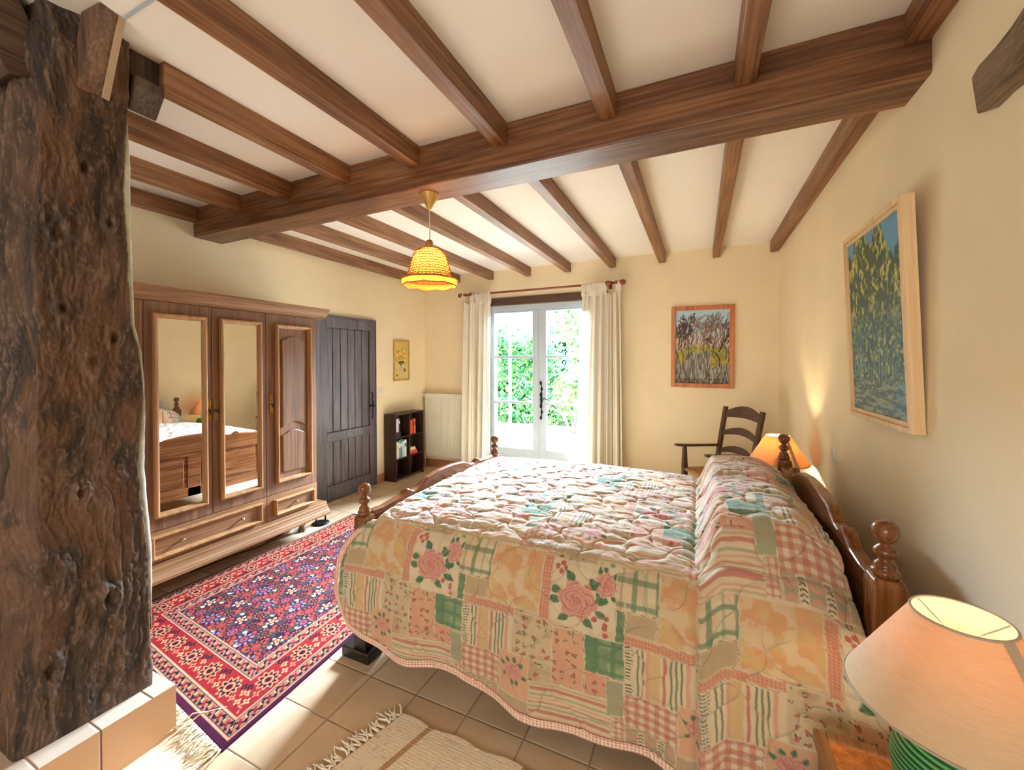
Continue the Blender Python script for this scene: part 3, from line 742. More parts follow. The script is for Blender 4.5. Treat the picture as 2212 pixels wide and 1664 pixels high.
def paint_patch(kind, a, b, A0, A1, B0, B1, seed):
    sh = a.shape; C = np.ones(sh+(3,))*QL['cream']
    mot = fbm(a*.22, b*.22, 4, seed)[...]
    if kind == 'rose':
        C = np.ones(sh+(3,))*QL['pale']
        C = over(C, sstep(.5, .65, mot)*.5, QL['ochre'])
        w, h = A1-A0, B1-B0; R = min(w, h)*.29
        for k in range(5):
            ca = A0+w*(.80+.1*math.sin(k*2)); cb = B0+h*(.80+.05*k-.1); C = over(C, np.hypot(a-ca-1.6*math.cos(k*2.1), b-cb-1.3*math.sin(k*2.1)) < .9, QL['pinkd'])
        for k in range(4): C = over(C, np.hypot(a-A0-w*.13-1.4*math.cos(k*1.6), b-B0-h*.10-1.1*math.sin(k*1.6)) < .8, QL['pinkd'])
        C = rosem(C, a, b, A0+w*.84, B0+h*.22, R*.55, seed+3)
        return rosem(C, a, b, A0+w*.42, B0+h*.52, R, seed)
    if kind == 'rose2':
        C = np.ones(sh+(3,))*QL['peach']
        w, h = A1-A0, B1-B0
        return rosem(C, a, b, A0+w*.5, B0+h*.42, min(w, h)*.30, seed+2)
    if kind == 'ochre':
        C = over(np.ones(sh+(3,))*QL['ochre'], sstep(.42, .62, mot), QL['ochre2']); return over(C, sstep(.5, .62, fbm(a*.3, b*.3, 3, seed+9))*.5, QL['pale'])
    if kind == 'plaid':
        C = over(C, sstep(.45, .6, mot)*.5, QL['peach'])
        for p, o in ((7.2, 2.5),):
            C = over(C, band(np.mod(a, p), o, 1.5)*.75, QL['green']); C = over(C, band(np.mod(b, p), o, 1.5)*.75, QL['green'])
            C = over(C, band(np.mod(a, p), o+3.6, .8)*.4, QL['green'])
        return C
    if kind == 'check':
        C = over(np.ones(sh+(3,))*QL['greenl'], sstep(.4, .6, mot)*.6, QL['green'])
        C = over(C, band(np.mod(a-A0, 5.4), 3.6, 1.5)*.85, QL['green']); C = over(C, band(np.mod(b-B0, 5.0), 2.0, 1.3)*.85, QL['green'])
        return over(C, (a < A0+4.2)*.75, QL['green'])
    if kind in ('floral', 'floralp'):
        if kind == 'floralp': C = over(np.ones(sh+(3,))*QL['peach'], sstep(.4, .6, mot)*.6, QL['pink'])
        else: C = np.ones(sh+(3,))*QL['taupe']; C = over(C, sstep(.4, .6, mot)*.5, QL['cream'])
        return sprigs(C, a, b, 3.4, seed)
    if kind == 'dots':
        C = np.ones(sh+(3,))*QL['taupe']; return over(C, (vnoise(a*2.2, b*2.2, seed) > .68)*.5, QL['sage'])
    if kind == 'strip': return grid_chk(np.ones(sh+(3,))*QL['peach'], a, b, 1.0, .5, QL['pinkd'], .45)
    if kind == 'ladder':
        C = over(np.ones(sh+(3,))*QL['pale'], (np.mod(b, 1.1) < .5)*.85, QL['black']); return C
    if kind == 'vstripe':
        for o, w, c in ((1.6,.5,'greend'), (3.0,.5,'greend'), (4.6,1.0,'pink'), (6.6,3.2,'ochre'), (9.4,.9,'pinkd'), (11.4,.55,'greend'), (12.8,.55,'greend'), (14.2,.55,'greend'), (15.8,1.0,'pink')):
            C = over(C, band(a-A0, o+.12*np.sin(b*.7+o), w)*.85, QL[c])
        return C
    if kind == 'ging':
        C = np.ones(sh+(3,))*QL['pale']
        C = over(C, (np.mod(a-A0, 3.0) < 1.5)*.52, QL['red']); return over(C, (np.mod(b-B0, 3.0) < 1.5)*.52, QL['red'])
    if kind == 'hstripe':
        for o, w, c in ((1.0,.7,'taupe'), (2.6,1.3,'pinkd'), (5.0,.8,'sage'), (6.6,.5,'pink'), (8.0,.5,'pinkd'), (9.6,.9,'sage'), (11.6,1.4,'pinkd'), (14.0,.6,'pink'), (15.4,.8,'taupe')):
            C = over(C, band(b-B0, o+.25*np.sin(a*.35), w)*.8, QL[c])
        return C
    if kind == 'sage':
        C = over(np.ones(sh+(3,))*QL['sage'], sstep(.4, .65, mot)*.5, QL['greenl']); return C
    if kind == 'circles':
        C = np.ones(sh+(3,))*QL['sage']
        p = 6.0; x = np.mod(a-A0, p); y = np.mod(b-B0, 5.0)
        C = over(C, np.hypot(x-2.0, y-2.5) < 1.9, QL['pink']); C = over(C, np.hypot(x-2.0, y-2.5) < 1.25, QL['taupe'])
        C = over(C, (np.abs(x-4.9) < 1.1)*1., QL['cream'])
        yy = np.mod(b, 1.2); C = over(C, (np.abs(x-4.9) < .85)*(np.abs(yy-.6-.5*np.abs(x-4.9)) < .22), QL['black'])
        return C
    if kind == 'pinkck': return grid_chk(np.ones(sh+(3,))*QL['pale'], a, b, 1.9, .45, QL['pinkd'], .55)
    return C
PATCH = [  # a0 a1 b0 b1 kind   (cm inside a 58 x 62 repeat)
 (0,58,6,68,'floral'), (-10,10,6,19,'plaid'), (48,58,6,19,'plaid'), (55,58,19,30,'check'), (0,9.5,19,27,'dots'), (10,29.6,6,27,'ochre'), (29.6,33.2,7,28,'strip'), (33.2,55,7.5,30,'rose'),
 (0,21,27,30.6,'strip'), (0,2.4,30.6,50,'ladder'), (2.4,20.5,30.6,47.5,'vstripe'), (20.5,34.7,28,44,'floral'), (34.7,45.5,30,52,'floralp'), (45.5,58,30,43.5,'check'), (0,2,30.6,43.5,'ladder'),
 (45.5,54,43.5,52,'floralp'), (0,15.6,47.5,60,'ging'), (15.6,27.2,44,61,'rose2'), (27.2,54,52,68,'hstripe'), (52.5,58,44,57,'sage'), (0,15,60,68,'circles'), (15,27.2,61,68,'dots'), (54,58,57,68,'pinkck')]
def quilt_colour(X, Bc, hem_d):
    """X world metres, Bc cm below the bend (negative on top), hem_d cm from the outer edge"""
    hd = X > .004
    A = (X+.41)*85.9+44+36.6*hd; Bt = np.where(hd, Bc-2, Bc*1.05+4.3)
    colr = np.floor(A/58); row = np.floor((Bt-6)/62)
    A = A+row*0; a = np.mod(A+row*21, 58); b = np.mod(Bt-6, 62)+6
    C = np.ones(X.shape+(3,))*QL['cream']
    for k, (a0, a1, b0, b1, kind) in enumerate(PATCH):
        jit = .22*np.sin(b*.5+k)
        m = (a >= a0+jit) & (a < a1+jit) & (b >= b0+jit) & (b < b1+jit)
        if not m.any(): continue
        sub = paint_patch(kind, a[m], b[m], a0, a1, b0, b1, k)
        C[m] = sub
        d = np.minimum(np.minimum(a-a0-jit, a1+jit-a), np.minimum(b-b0-jit, b1+jit-b))
        ln = m & (d < .22); C[ln] = QL['pale']*.92
    mo = fbm(X*9, Bc*.09, 4, 40)[..., None]; C = (C*.94+.06*L3(240, 222, 198))*np.array([.66, .62, .54])*(.93+.14*mo)
    hm = hem_d < 3.4
    ck = grid_chk(np.ones(C[hm].shape)*QL['pale'], A[hm], hem_d[hm], 1.15, .42, L3(190, 84, 70), .6); C[hm] = ck
    ln = (hem_d > 3.2) & (hem_d < 3.7); C[ln] = L3(150, 96, 74)
    return np.clip(C, 0, 1)

def quilt():
    nU = 700; U = np.linspace(0, 1, nU)[:, None]
    # rows: near side (w 0..1), rounded edge, top, far drop
    w = np.linspace(0, 1, 215)
    def xL_side(w): return np.interp(w, [0, .12, .25, .45, .62, .75, .86, .94, 1.0], [-1.575, -1.635, -1.662, -1.664, -1.655, -1.635, -1.60, -1.57, -1.53])
    def xR_side(w): return np.interp(w, [0, .3, .6, 1.0], [.60, .55, .49, .438])
    def px(x): return sstep(-.015, .085, x)*(1-.45*sstep(.30, .47, x))*(1+.10*np.sin(np.clip(x, 0, .5)*6))
    def pillow(x, y): return .165*px(x)*sstep(1.50, 1.80, y)*(1-sstep(2.86, 3.12, y))*(1-.14*np.exp(-((y-2.35)/.10)**2))
    hx = [-1.70, -1.60, -1.50, -1.36, -1.20, -1.06, -.95, -.80, -.66, -.47, -.31, -.16, 0.0, .2, .6]
    hz = [.27, .225, .19, .165, .152, .162, .172, .140, .118, .113, .118, .122, .10, .075, .05]
    def zhem(x): return np.interp(x, hx, hz)
    ztb = .742
    def ztop_edge(x): return ztb-.03+.075*px(x)
    rows = []; Bs = []; Hd = []; 
    Xw = xL_side(w)[None, :]+(xR_side(w)-xL_side(w))[None, :]*U
    zt = ztop_edge(Xw); zh = zhem(Xw)
    Z = zh+(zt-zh)*w[None, :]
    out = np.interp(w, [0, .15, .4, .65, .8, .9, .96, 1.0], [.135, .138, .132, .112, .092, .073, .045, .018])[None, :]
    fold = (.016*np.sin(Xw*9.5+1.0)+.010*np.sin(Xw*21+2)+.02*(fbm(Xw*2.2, Z*1.1, 3, 50)-.5))*(1-w[None, :])**1.0
    fold += .028*sstep(-.006, .010, Xw)*(.35+.65*(1-w[None, :])) - .010*np.exp(-((Xw+.012)/.012)**2)
    fold += .02*sstep(-1.50, -1.62, Xw)*w[None,:]*(1-w[None,:])
    Y = 1.625-out-fold
    foot = sstep(-1.50, -1.60, Xw)
    Y = Y-foot*.012
    b_side = (ztop_edge(Xw)-Z)*100+3
    lefte = (Xw-xL_side(w)[None, :])*100
    hd = np.minimum((Z-zh)*100, np.where(w[None, :] < .93, lefte, 99))
    S1 = np.stack([Xw, Y, Z], -1)
    # rounded edge + top
    t = np.linspace(0, 1, 380)[1:]
    xLt = np.interp(t, [0, .04, .12, .9, 1], [-1.53, -1.535, -1.538, -1.538, -1.52]); xRt = np.interp(t, [0, 1], [.438, .432])
    Xt = xLt[None, :]+(xRt-xLt)[None, :]*U
    y = 1.607+(3.10-1.607)*t[None, :]+Xt*0
    yb = Y[:, -1][:, None]; y = y+(yb-1.607)*np.exp(-t[None, :]*40)
    edge_n = .030*np.exp(-((y-1.607)/.055)); edge_f = .06*np.exp(-((3.10-y)/.05))
    crown = .018*np.sin(PI*np.clip((y-1.6)/1.5, 0, 1))+.02*np.sin(PI*np.clip((Xt+1.54)/1.6, 0, 1))*sstep(1.6, 1.9, y)
    dn = sstep(0, .06, Xt+1.54)
    edg = ztop_edge(Xt)-ztb
    Zt = ztb-edge_n*1.0-edge_f+crown-.05*(1-dn)+np.maximum(pillow(Xt, y), (.075*px(Xt))*np.exp(-((y-1.607)/.12)))
    Zt -= .014*np.exp(-((Xt+.018)/.018)**2)*sstep(1.62, 1.8, y)
    S2 = np.stack([Xt, y, Zt], -1)
    b_top = -(y-1.607)*100*.97+3
    # far drop
    f = np.linspace(0, 1, 60)[1:]
    Xf = Xt[:, -1][:, None]+0*f[None, :]; Yf = y[:, -1][:, None]+.05*np.sin(f[None, :]*PI/2); Zf = Zt[:, -1][:, None]-.42*f[None, :]
    S3 = np.stack([Xf, Yf, Zf], -1); b_f = b_top[:, -1][:, None]-f[None, :]*42
    P = np.concatenate([S1, S2, S3], 1)
    Bc = np.concatenate([b_side, b_top, b_f], 1); Hd = np.concatenate([hd, 99+0*b_top, np.abs(42-f[None, :]*42)+0*Xf], 1)
    X = P[..., 0]
    C = quilt_colour(X, Bc, Hd)
    # quilting: wandering stitched lines puff the cloth
    q = X*100; r = Bc*1.0
    wav = 2.2*np.sin(q*.42+r*.2)+2.2*np.sin(r*.5-q*.15)+4*(fbm(q*.06, r*.06, 2, 61)-.5)
    p = 23.0
    l1 = (q+r*1.05+wav)/p; l2 = (q-r*.9+wav*.9+2*np.sin(q*.3))/p
    d = np.minimum(np.abs(l1-np.round(l1)), np.abs(l2-np.round(l2)))*p*.7
    amt = np.where(Bc > 4, .55, 1.0)
    H = -.0065*np.exp(-(d/.8)**2)*amt+.004*np.clip(d/6, 0, 1)*amt
    H += .0045*(fbm(q*.22, r*.4, 4, 70)-.5)*np.where(Bc > 4, .6, 1.6)
    H += .003*np.sin(r*.95+3*fbm(q*.08, r*.05, 2, 72))*np.exp(-(d/4)**2)*np.where(Bc > 4, .2, 1)
    du = np.gradient(P, axis=0); dv = np.gradient(P, axis=1); n = np.cross(du, dv); n /= np.linalg.norm(n, axis=-1, keepdims=True)+1e-9
    if n[nU//2, 400, 2] < 0: n = -n
    fade = np.clip(Hd/4, .15, 1)
    P = P+n*(H*fade)[..., None]
    # stitches read slightly darker because the thread is beige
    C = over(C, np.exp(-(d/.32)**2)*.35, L3(190, 150, 112))
    return P, C
MAT['quilt'] = mat_vcol('quilt_cotton', .92, .12, 900, .15, .35)
Pq, Cq = quilt()
Qo = np.array([-.55, 2.3, .74])
Q = grid_obj('quilt', (Pq-Qo)[::-1].copy(), Cq[::-1].copy(), MAT['quilt'], None, False, tuple(Qo))
sd = Q.modifiers.new('thick', 'SOLIDIFY'); sd.thickness = .008; sd.offset = -1
tag(Q, 'quilted floral patchwork bedspread in pink, cream and green over the bed and its pillows', 'bedspread')

# ================================================================ RED CARPET
def carpet():
    Wd, Ln = 145.0, 205.0                                  # cm
    nu, nv = 470, 620
    a = np.linspace(0, Wd, nu)[:, None]+np.zeros((1, nv)); b = np.linspace(0, Ln, nv)[None, :]+np.zeros((nu, 1))
    NR, NL, FL, FR = np.array([-1.695, .968]), np.array([-3.165, 1.150]), np.array([-3.150, 3.065]), np.array([-1.90, 3.10])
    s = a/Wd; t = b/Ln
    XY = (NR*((1-s)*(1-t))[..., None]+NL*(s*(1-t))[..., None]+FL*(s*t)[..., None]+FR*((1-s)*t)[..., None])
    XY[..., 0] += .02*np.sin(t*PI)*(1-s)-.02*np.sin(t*2.2*PI)*s
    navy = L3(54, 24, 44); red = L3(150, 34, 38); rose = L3(160, 66, 68); wine = L3(96, 24, 42); ink = L3(40, 24, 36); cream = L3(236, 214, 168); blue = L3(140, 134, 158); org = L3(172, 78, 48); teal = L3(66, 66, 68); guard = L3(170, 112, 92); plum = L3(78, 34, 60)
    C = np.ones((nu, nv, 3))*navy
    C = over(C, sstep(.42, .62, fbm(a*.12, b*.12, 3, 1))*.6, plum)
    def flower(C, x, y, R, npet, c_out, c_in, gap=.5):
        r = np.hypot(x, y); t = np.arctan2(y, x); pet = np.cos(t*npet)
        edge = R*(.80+.22*pet)
        C = over(C, (r < edge)*.92, c_out); C = over(C, (r < R*.95)*(pet < -.55)*(r > R*.42), navy); C = over(C, (np.abs(r-R*.56) < R*.06)*1., navy)
        C = over(C, (r < R*.50), c_in); C = over(C, (r < R*.36), c_out*.55); C = over(C, (r < R*.2), c_in)
        return C
    # field lattice: diagonal rows of differing flowers
    dx, dy = 12.0, 8.4
    i0 = np.floor(a/dx); j0 = np.floor(b/dy)
    kinds = [('org', 5.2, 10, org, rose), ('ring', 4.2, 12, L3(176,104,70), ink), ('blue', 5.0, 9, blue, red), ('ring2', 4.0, 12, L3(160,80,58), ink), ('rose', 5.4, 11, L3(140,50,54), L3(150,92,100)), ('star', 3.6, 5, cream, org)]
    for oi in (-1, 0, 1):
        for oj in (-1, 0, 1):
            i = i0+oi; j = j0+oj
            x = a-(i+.5+.5*np.mod(j, 2))*dx; y = b-(j+.5)*dy
            k = np.mod(j*1+i*2+np.floor(j/2)*1, 6).astype(int)
            for q, (nm, R, npet, c1, c2) in enumerate(kinds):
                m = (k == q) & (np.hypot(x, y) < R*1.15)
                if m.any(): C[m] = flower(C[m], x[m], y[m], R, npet, c1, c2)
            for (ox, oy, sz, cc) in ((6, 1.2, 1.5, teal), (-3.6, 4.3, 1.6, teal), (3.6, -4.2, 1.5, org), (5.4, 3.6, 1.1, cream), (-5.6, -2.0, 1.1, L3(178, 60, 56))):
                C = over(C, (np.hypot((x-ox)/1.5, y-oy) < sz)*(np.hypot(x, y) > 5.0)*((np.mod(i+j, 2) == 0) if cc is cream else 1)*.9, cc)
    e = np.minimum(np.minimum(a, Wd-a), np.minimum(b-1.4, Ln-1.4-b)); al = np.where(e == np.minimum(a, Wd-a), b, a)
    F0 = 30
    bm = e < F0
    B = np.ones((nu, nv, 3))*guard
    # main border
    mid = (e > 9) & (e < 22.5)
    Bm = np.ones((nu, nv, 3))*red; Bm = over(Bm, sstep(.5, .7, fbm(a*.2, b*.2, 3, 5))*.5, L3(150, 30, 38))
    p = 19.0; x = al-(np.floor(al/p)+.5)*p; y = e-15.6; r = np.hypot(x, y); t = np.arctan2(y, x)
    Bm = over(Bm, (r < 6.0*(.85+.15*np.cos(t*10)))*(np.abs(np.cos(t*5)) > .35)*(r > 2.2), ink); Bm = over(Bm, (np.abs(r-5.3*(.85+.15*np.cos(t*10))) < .55)*1., L3(214, 140, 100)); Bm = over(Bm, (np.abs(r-2.2) < .5)*1., L3(214, 140, 100)); Bm = over(Bm, r < 1.2, ink)
    x2 = al-(np.floor(al/p+.5))*p; 
    for ox, oy, cc in ((0, 1.6, L3(214,150,100)), (2.2, -2.6, L3(206,120,84)), (-2.2, -2.4, L3(214,160,110)), (0, 4.6, ink), (3, 3.6, ink)):
        rr = np.hypot(x2-ox, y-oy); tt = np.arctan2(y-oy, x2-ox); Bm = over(Bm, (rr < 1.9*(.75+.25*np.cos(tt*4))), cc); Bm = over(Bm, rr < .5, red)
    B[mid] = Bm[mid]
    for g0, g1 in ((1.8, 9), (22.5, F0)):
        gm = (e >= g0) & (e < g1); c = (g0+g1)/2
        ph = np.sin(al*.95)*1.5
        B2 = B.copy(); B2 = over(B2, (np.abs(e-c-ph) < .75)*1., ink); 
        xx = al-(np.floor(al/6.6)+.5)*6.6; B2 = over(B2, (np.hypot(xx, (e-c+np.sin(al*.95)*1.2)*1.2) < 1.25)*1., red); B2 = over(B2, (np.hypot(xx-3.3, e-c-.4) < .9)*1., L3(226, 170, 100)); B2 = over(B2, (np.hypot(xx+1.8, e-c+1.6) < .75)*1., ink)
        B2 = over(B2, ((np.abs(e-g0-.45) < .38) | (np.abs(e-g1+.45) < .38))*1., L3(206, 156, 120)); B2 = over(B2, ((np.abs(e-g0-1.0) < .2) | (np.abs(e-g1+1.0) < .2))*1., ink)
        B[gm] = B2[gm]
    B[e < 1.8] = L3(76, 22, 52)
    C[bm] = B[bm]
    C *= .74*(.82+.36*fbm(a*1.1, b*1.1, 3, 9))[..., None]
    Z = .010+.0015*fbm(a*2, b*2, 2, 3)+.006*np.exp(-((b-Ln*.5)/30)**2)*sstep(.9, 1.0, s)
    Z = Z+.010*np.exp(-(e/0.6)**2)*0
    P = np.concatenate([XY, Z[..., None]], -1)
    P[0, :, 2] = .001; P[-1, :, 2] = .001; P[:, 0, 2] = .001; P[:, -1, 2] = .001
    return P, C, NR, NL
MAT['carpet'] = mat_vcol('carpet_wool', .95, .35, 500, .1)
Pc, Cc, NR, NL = carpet()
co = np.array([-2.45, 2.05, 0.0])
CP = thing('carpet', tuple(co), 'red and plum oriental patterned carpet with flower lattice and pale knotted fringe', 'carpet')
pil = grid_obj('pile', Pc-co, Cc, MAT['carpet'], CP)
MAT['fringe'] = mat_plain('cotton_fringe', (226, 206, 166), .9, 0, .12, 40)
def fringe(pts_fn, n, length, rad, seed, parent, o, name='fringe', z0=.006, ang=.5, obst=None):
    rg = random.Random(seed); m = MB()
    for k in range(n):
        s = (k+.5)/n; p, d = pts_fn(s); sd = Vector((-d[1], d[0], 0))
        for q in range(3):
            L_ = length*rg.uniform(.6, 1.15); a = rg.uniform(-ang, ang)
            dirn = (Vector((d[0], d[1], 0))+sd*a).normalized(); c = rg.uniform(-.5, .5)
            pts = []
            for i in range(6):
                f = i/5; pp = Vector((p[0], p[1], 0))+dirn*L_*f+sd*(c*.03*math.sin(f*PI)+(q-1)*.003)
                z = z0*(1-f)+.004+.012*abs(math.sin(f*5+k*1.7+q))*f*rg.uniform(.2, 1)
                if obst is not None and pp.y < obst[1] and pp.x < obst[0]:
                    z = .02+(obst[1]-pp.y)*.0; 
                    if obst[0]-pp.x < obst[1]-pp.y: pp.x = obst[0]+.004
                    else: pp.y = obst[1]+.004+.008*rg.random()
                pts.append((pp.x-o[0], pp.y-o[1], z-o[2]))
            m.tube(pts, [rad, rad, rad*.95, rad*.85, rad*.7, rad*.4], 5)
    return m.build(name, MAT['fringe'], parent)
dn = (NL-NR)/np.linalg.norm(NL-NR); dd = (dn[1], -dn[0]); dd = (dd[0], dd[1]) if dd[1] < 0 else (-dd[0], -dd[1])
fr = fringe(lambda s: ((NR+(NL-NR)*s*.98), dd), 90, .085, .0028, 3, CP, co, 'fringe', .008, .6, (-1.968, .951)); fr['kind'] = 'stuff'
# a few loose pale threads curling up over the carpet corner
m = MB()
for k in (0, 3):
    p = Vector((-1.955+.01*k, .965+.005*k, .02)); m.tube([(p.x-co[0], p.y-co[1], .03+.1*0), (p.x+.02-co[0], p.y+.03-co[1], .05), (p.x+.035+.008*k-co[0], p.y+.075+.012*k-co[1], .03)], [.003, .003, .0012], 5)
m.build('loose_thread', MAT['fringe'], CP)

# ================================================================ WHITE RAG RUG
def ragrug():
    nu, nv = 360, 190
    s = np.linspace(0, 1, nu)[:, None]+np.zeros((1, nv)); t = np.linspace(0, 1, nv)[None, :]+np.zeros((nu, 1))
    x0 = -1.165-.085*((1-t)*.66/.30*.0)-.27*(1-t)*(.66)*1.0
    X = (-1.165-.28*(1-t)*.65)+s*1.45; Y = .745+.655*t+.006*np.sin(s*40)*(t > .98)
    a = (X+1.165+.28*(1-t)*.65)*100; b = Y*100
    C = np.ones((nu, nv, 3))*L3(232, 216, 188)
    C = C*(.90+.2*fbm(a*.9, b*6, 3, 5))[..., None]
    C = over(C, (vnoise(a*.6, b*1.1, 8) > .86)*.35, L3(176, 128, 104))
    for c in (15.6, 58, 100, 130): C = over(C, (np.abs(a-c) < 1.15)*1., L3(176, 138, 96)); C = over(C, (np.abs(a-c) < 1.15)*(np.mod(b, 1.2) < .4)*.5, L3(214, 186, 148))
    Z = .009+.0012*vnoise(a*.8, b*3, 4)+.0004*np.sin(b*5)
    P = np.stack([X, Y, Z], -1)
    P[0, :, 2] = .001; P[-1, :, 2] = .001; P[:, 0, 2] = .001; P[:, -1, 2] = .001
    return P, C
Pr, Cr = ragrug(); ro = np.array([-.5, 1.07, 0.0])
RG = thing('rug', tuple(ro), 'cream rag rug with thin brown stripes and tasselled end before the bed', 'rug')
grid_obj('weave', Pr-ro, Cr, mat_vcol('rag_weave', .95, .5, 300, .1), RG)
MAT['fringe2'] = mat_plain('white_fringe', (240, 230, 208), .9, 0, .06, 40)
_f = MAT['fringe']; MAT['fringe'] = MAT['fringe2']
fr = fringe(lambda s: (np.array([-1.165-.28*(1-s)*.65, .745+.655*s]), (-.965, .26)), 26, .075, .0045, 8, RG, ro, 'tassel', .006, .7); fr['kind'] = 'stuff'
MAT['fringe'] = _f

# ================================================================ PAINTINGS
def draw_branch(img, rg, x, y, ang, ln, w, depth, col):
    H, W = img.shape[:2]
    if depth == 0 or ln < 2: return
    n = int(ln*1.5)+2
    for k in range(n):
        f = k/n; a = ang+.25*math.sin(f*3+depth)*f
        px_ = x+math.cos(a)*ln*f; py = y-math.sin(a)*ln*f; r = max(.5, w*(1-.4*f))
        x0, x1 = int(max(0, px_-r)), int(min(W-1, px_+r)); y0, y1 = int(max(0, py-r)), int(min(H-1, py+r))
        if x1 >= x0 and y1 >= y0: img[y0:y1+1, x0:x1+1] = img[y0:y1+1, x0:x1+1]*.15+col*.85
    ex, ey = x+math.cos(ang)*ln, y-math.sin(ang)*ln
    for q in range(rg.choice((2, 2, 3))): draw_branch(img, rg, ex, ey, ang+rg.uniform(-.55, .55), ln*rg.uniform(.62, .8), w*.62, depth-1, col)
def img_to_grid(name, img, p00, ex, ez, mat, parent):
    """img rows run from the top; p00 = lower left, ex / ez = edge vectors"""
    H, W = img.shape[:2]
    u = np.linspace(0, 1, W)[:, None, None]; v = np.linspace(0, 1, H)[None, :, None]
    P = np.array(p00)+u*np.array(ex)+v*np.array(ez)
    return grid_obj(name, P, img[::-1].transpose(1, 0, 2), mat, parent)
MAT['paint'] = mat_vcol('oil_paint', .5, .15, 250, .4)
def woods():
    H, W = 364, 252; rg = random.Random(12)
    yy, xx = np.mgrid[0:H, 0:W].astype(float); v = yy/H; u = xx/W
    img = np.ones((H, W, 3))*L3(176, 206, 222)
    img = over(img, sstep(.18, .45, v)*.9, L3(206, 186, 170))
    img = over(img, (vnoise(u*70, v*13, 2) > .55)*sstep(.25, .4, v)*.7, L3(140, 108, 92))
    bank = .66-.10*np.sin(u*3.1)+.015*np.sin(u*20)
    img = over(img, sstep(bank-.09, bank-.08, v), L3(150, 150, 60)); img = over(img, (fbm(u*9, v*20, 3, 3) > .55)*(v > bank-.09)*.6, L3(206, 176, 70))
    water = ((v > bank) & ~((u > .66) & (v < .78-.05*np.sin(u*9))) & ~((u < .2) & (v < .70)))
    img = over(img, water*1., L3(128, 124, 108)); img = over(img, water*(vnoise(u*80, v*15, 6) > .58)*.6, L3(190, 190, 182)); img = over(img, water*(vnoise(u*66, v*13, 9) > .66)*.8, L3(74, 60, 44))
    img = over(img, (~water)*(v > bank)*.9, L3(132, 132, 52)); img = over(img, (~water)*(v > bank)*(fbm(u*12, v*24, 3, 4) > .55)*.7, L3(196, 160, 66))
    img = over(img, (v > .93)*(vnoise(u*54, v*52, 4) > .45)*.8, L3(60, 46, 36))
    br = L3(70, 50, 40); b2 = L3(116, 88, 74)
    sc = W/180.0
    for k in range(34): draw_branch(img, rg, rg.uniform(0, W), H*rg.uniform(.50, .58), PI/2+rg.uniform(-.12, .12), rg.uniform(34, 56)*sc, .7, 3, b2)
    for x, y, a, l, w in ((12,.72,1.6,44,1.6), (26,.70,1.5,46,1.5), (38,.68,1.25,56,1.6), (6,.7,1.5,52,1.4), (148,.76,1.62,50,3.0), (140,.72,1.95,34,1.2), (168,.66,1.5,50,1.5), (176,.7,1.5,54,1.4), (58,.62,1.75,36,.9)):
        draw_branch(img, rg, x*sc, H*y, a, l*sc, w, 5, br)
    for x, y, a, l in ((30,.80,-1.2,46), (18,.78,-1.5,42), (150,.84,-1.9,38), (165,.86,-1.6,36), (60,.95,-1.0,18), (90,.97,.8,16)): draw_branch(img, rg, x*sc, H*y, a, l*sc, 1.6, 3, br)
    return np.clip(img, 0, 1)
MAT['frame_orange'] = mat_wood('orange_frame_wood', (150, 78, 34), (184, 106, 52), (204, 130, 70), 'z', .4, 12, .05)
pw = thing('painting', (.0275, YB-.012, 1.685), 'painting of bare trees around a pond in an orange wood frame', 'painting')
def rectframe(mb, hw, hh, w, y0, y1):
    mb.box(-hw, -hw+w, y0, y1, -hh, hh); mb.box(hw-w, hw, y0, y1, -hh, hh); mb.box(-hw+w, hw-w, y0, y1, -hh, -hh+w); mb.box(-hw+w, hw-w, y0, y1, hh-w, hh); return mb
hw, hh = .316, .452
rectframe(MB(), hw, hh, .048, -.014, .012).build('frame', MAT['frame_orange'], pw, .004)
img_to_grid('canvas', woods(), (-hw+.045, -.004, -hh+.045), (2*hw-.09, 0, 0), (0, 0, 2*hh-.09), MAT['paint'], pw)
pw.rotation_euler = (0, math.radians(.6), 0)

def foliage():
    H, W = 420, 300; yy, xx = np.mgrid[0:H, 0:W].astype(float); v = yy/H; u = xx/W
    img = np.ones((H, W, 3))*L3(92, 150, 190)
    lf = fbm(u*26, v*30, 4, 3); top = .06+.08*np.sin(u*5+3.2)+.06*np.sin(u*17)
    m = sstep(-.03, .03, v-top+.12*(fbm(u*20, v*20, 3, 8)-.5))
    img = over(img, m, L3(60, 76, 44)); img = over(img, m*sstep(.47, .56, lf), L3(140, 142, 62)); img = over(img, m*sstep(.58, .66, lf), L3(196, 188, 96)); img = over(img, m*(sstep(.55, .66, fbm(u*34, v*26, 3, 15))), L3(40, 70, 60))
    lo = sstep(.34, .58, v+.10*(fbm(u*5, v*4, 2, 21)-.5))
    img = over(img, lo*.8, L3(46, 84, 96)); img = over(img, lo*sstep(.52, .6, fbm(u*30, v*40, 4, 5)), L3(92, 128, 112)); img = over(img, lo*sstep(.60, .66, fbm(u*40, v*46, 3, 6)), L3(170, 172, 116))
    for c in (.16, .20, .55, .60, .66, .78): img = over(img, (np.abs(u-c-.01*np.sin(v*20)) < .006)*sstep(.62, .7, v)*(1-sstep(.82, .88, v))*.7, L3(150, 170, 160))
    wt = sstep(.80, .84, v); img = over(img, wt*.7, L3(56, 84, 92)); img = over(img, wt*(fbm(u*10, v*70, 3, 9) > .56)*.8, L3(150, 164, 140)); img = over(img, wt*(fbm(u*12, v*60, 3, 19) > .6)*sstep(.7, .9, u), L3(96, 160, 200))
    return np.clip(img, 0, 1)
MAT['frame_pine'] = mat_wood('pale_frame_wood', (206, 168, 116), (224, 190, 140), (236, 208, 164), 'z', .5, 14, .05)
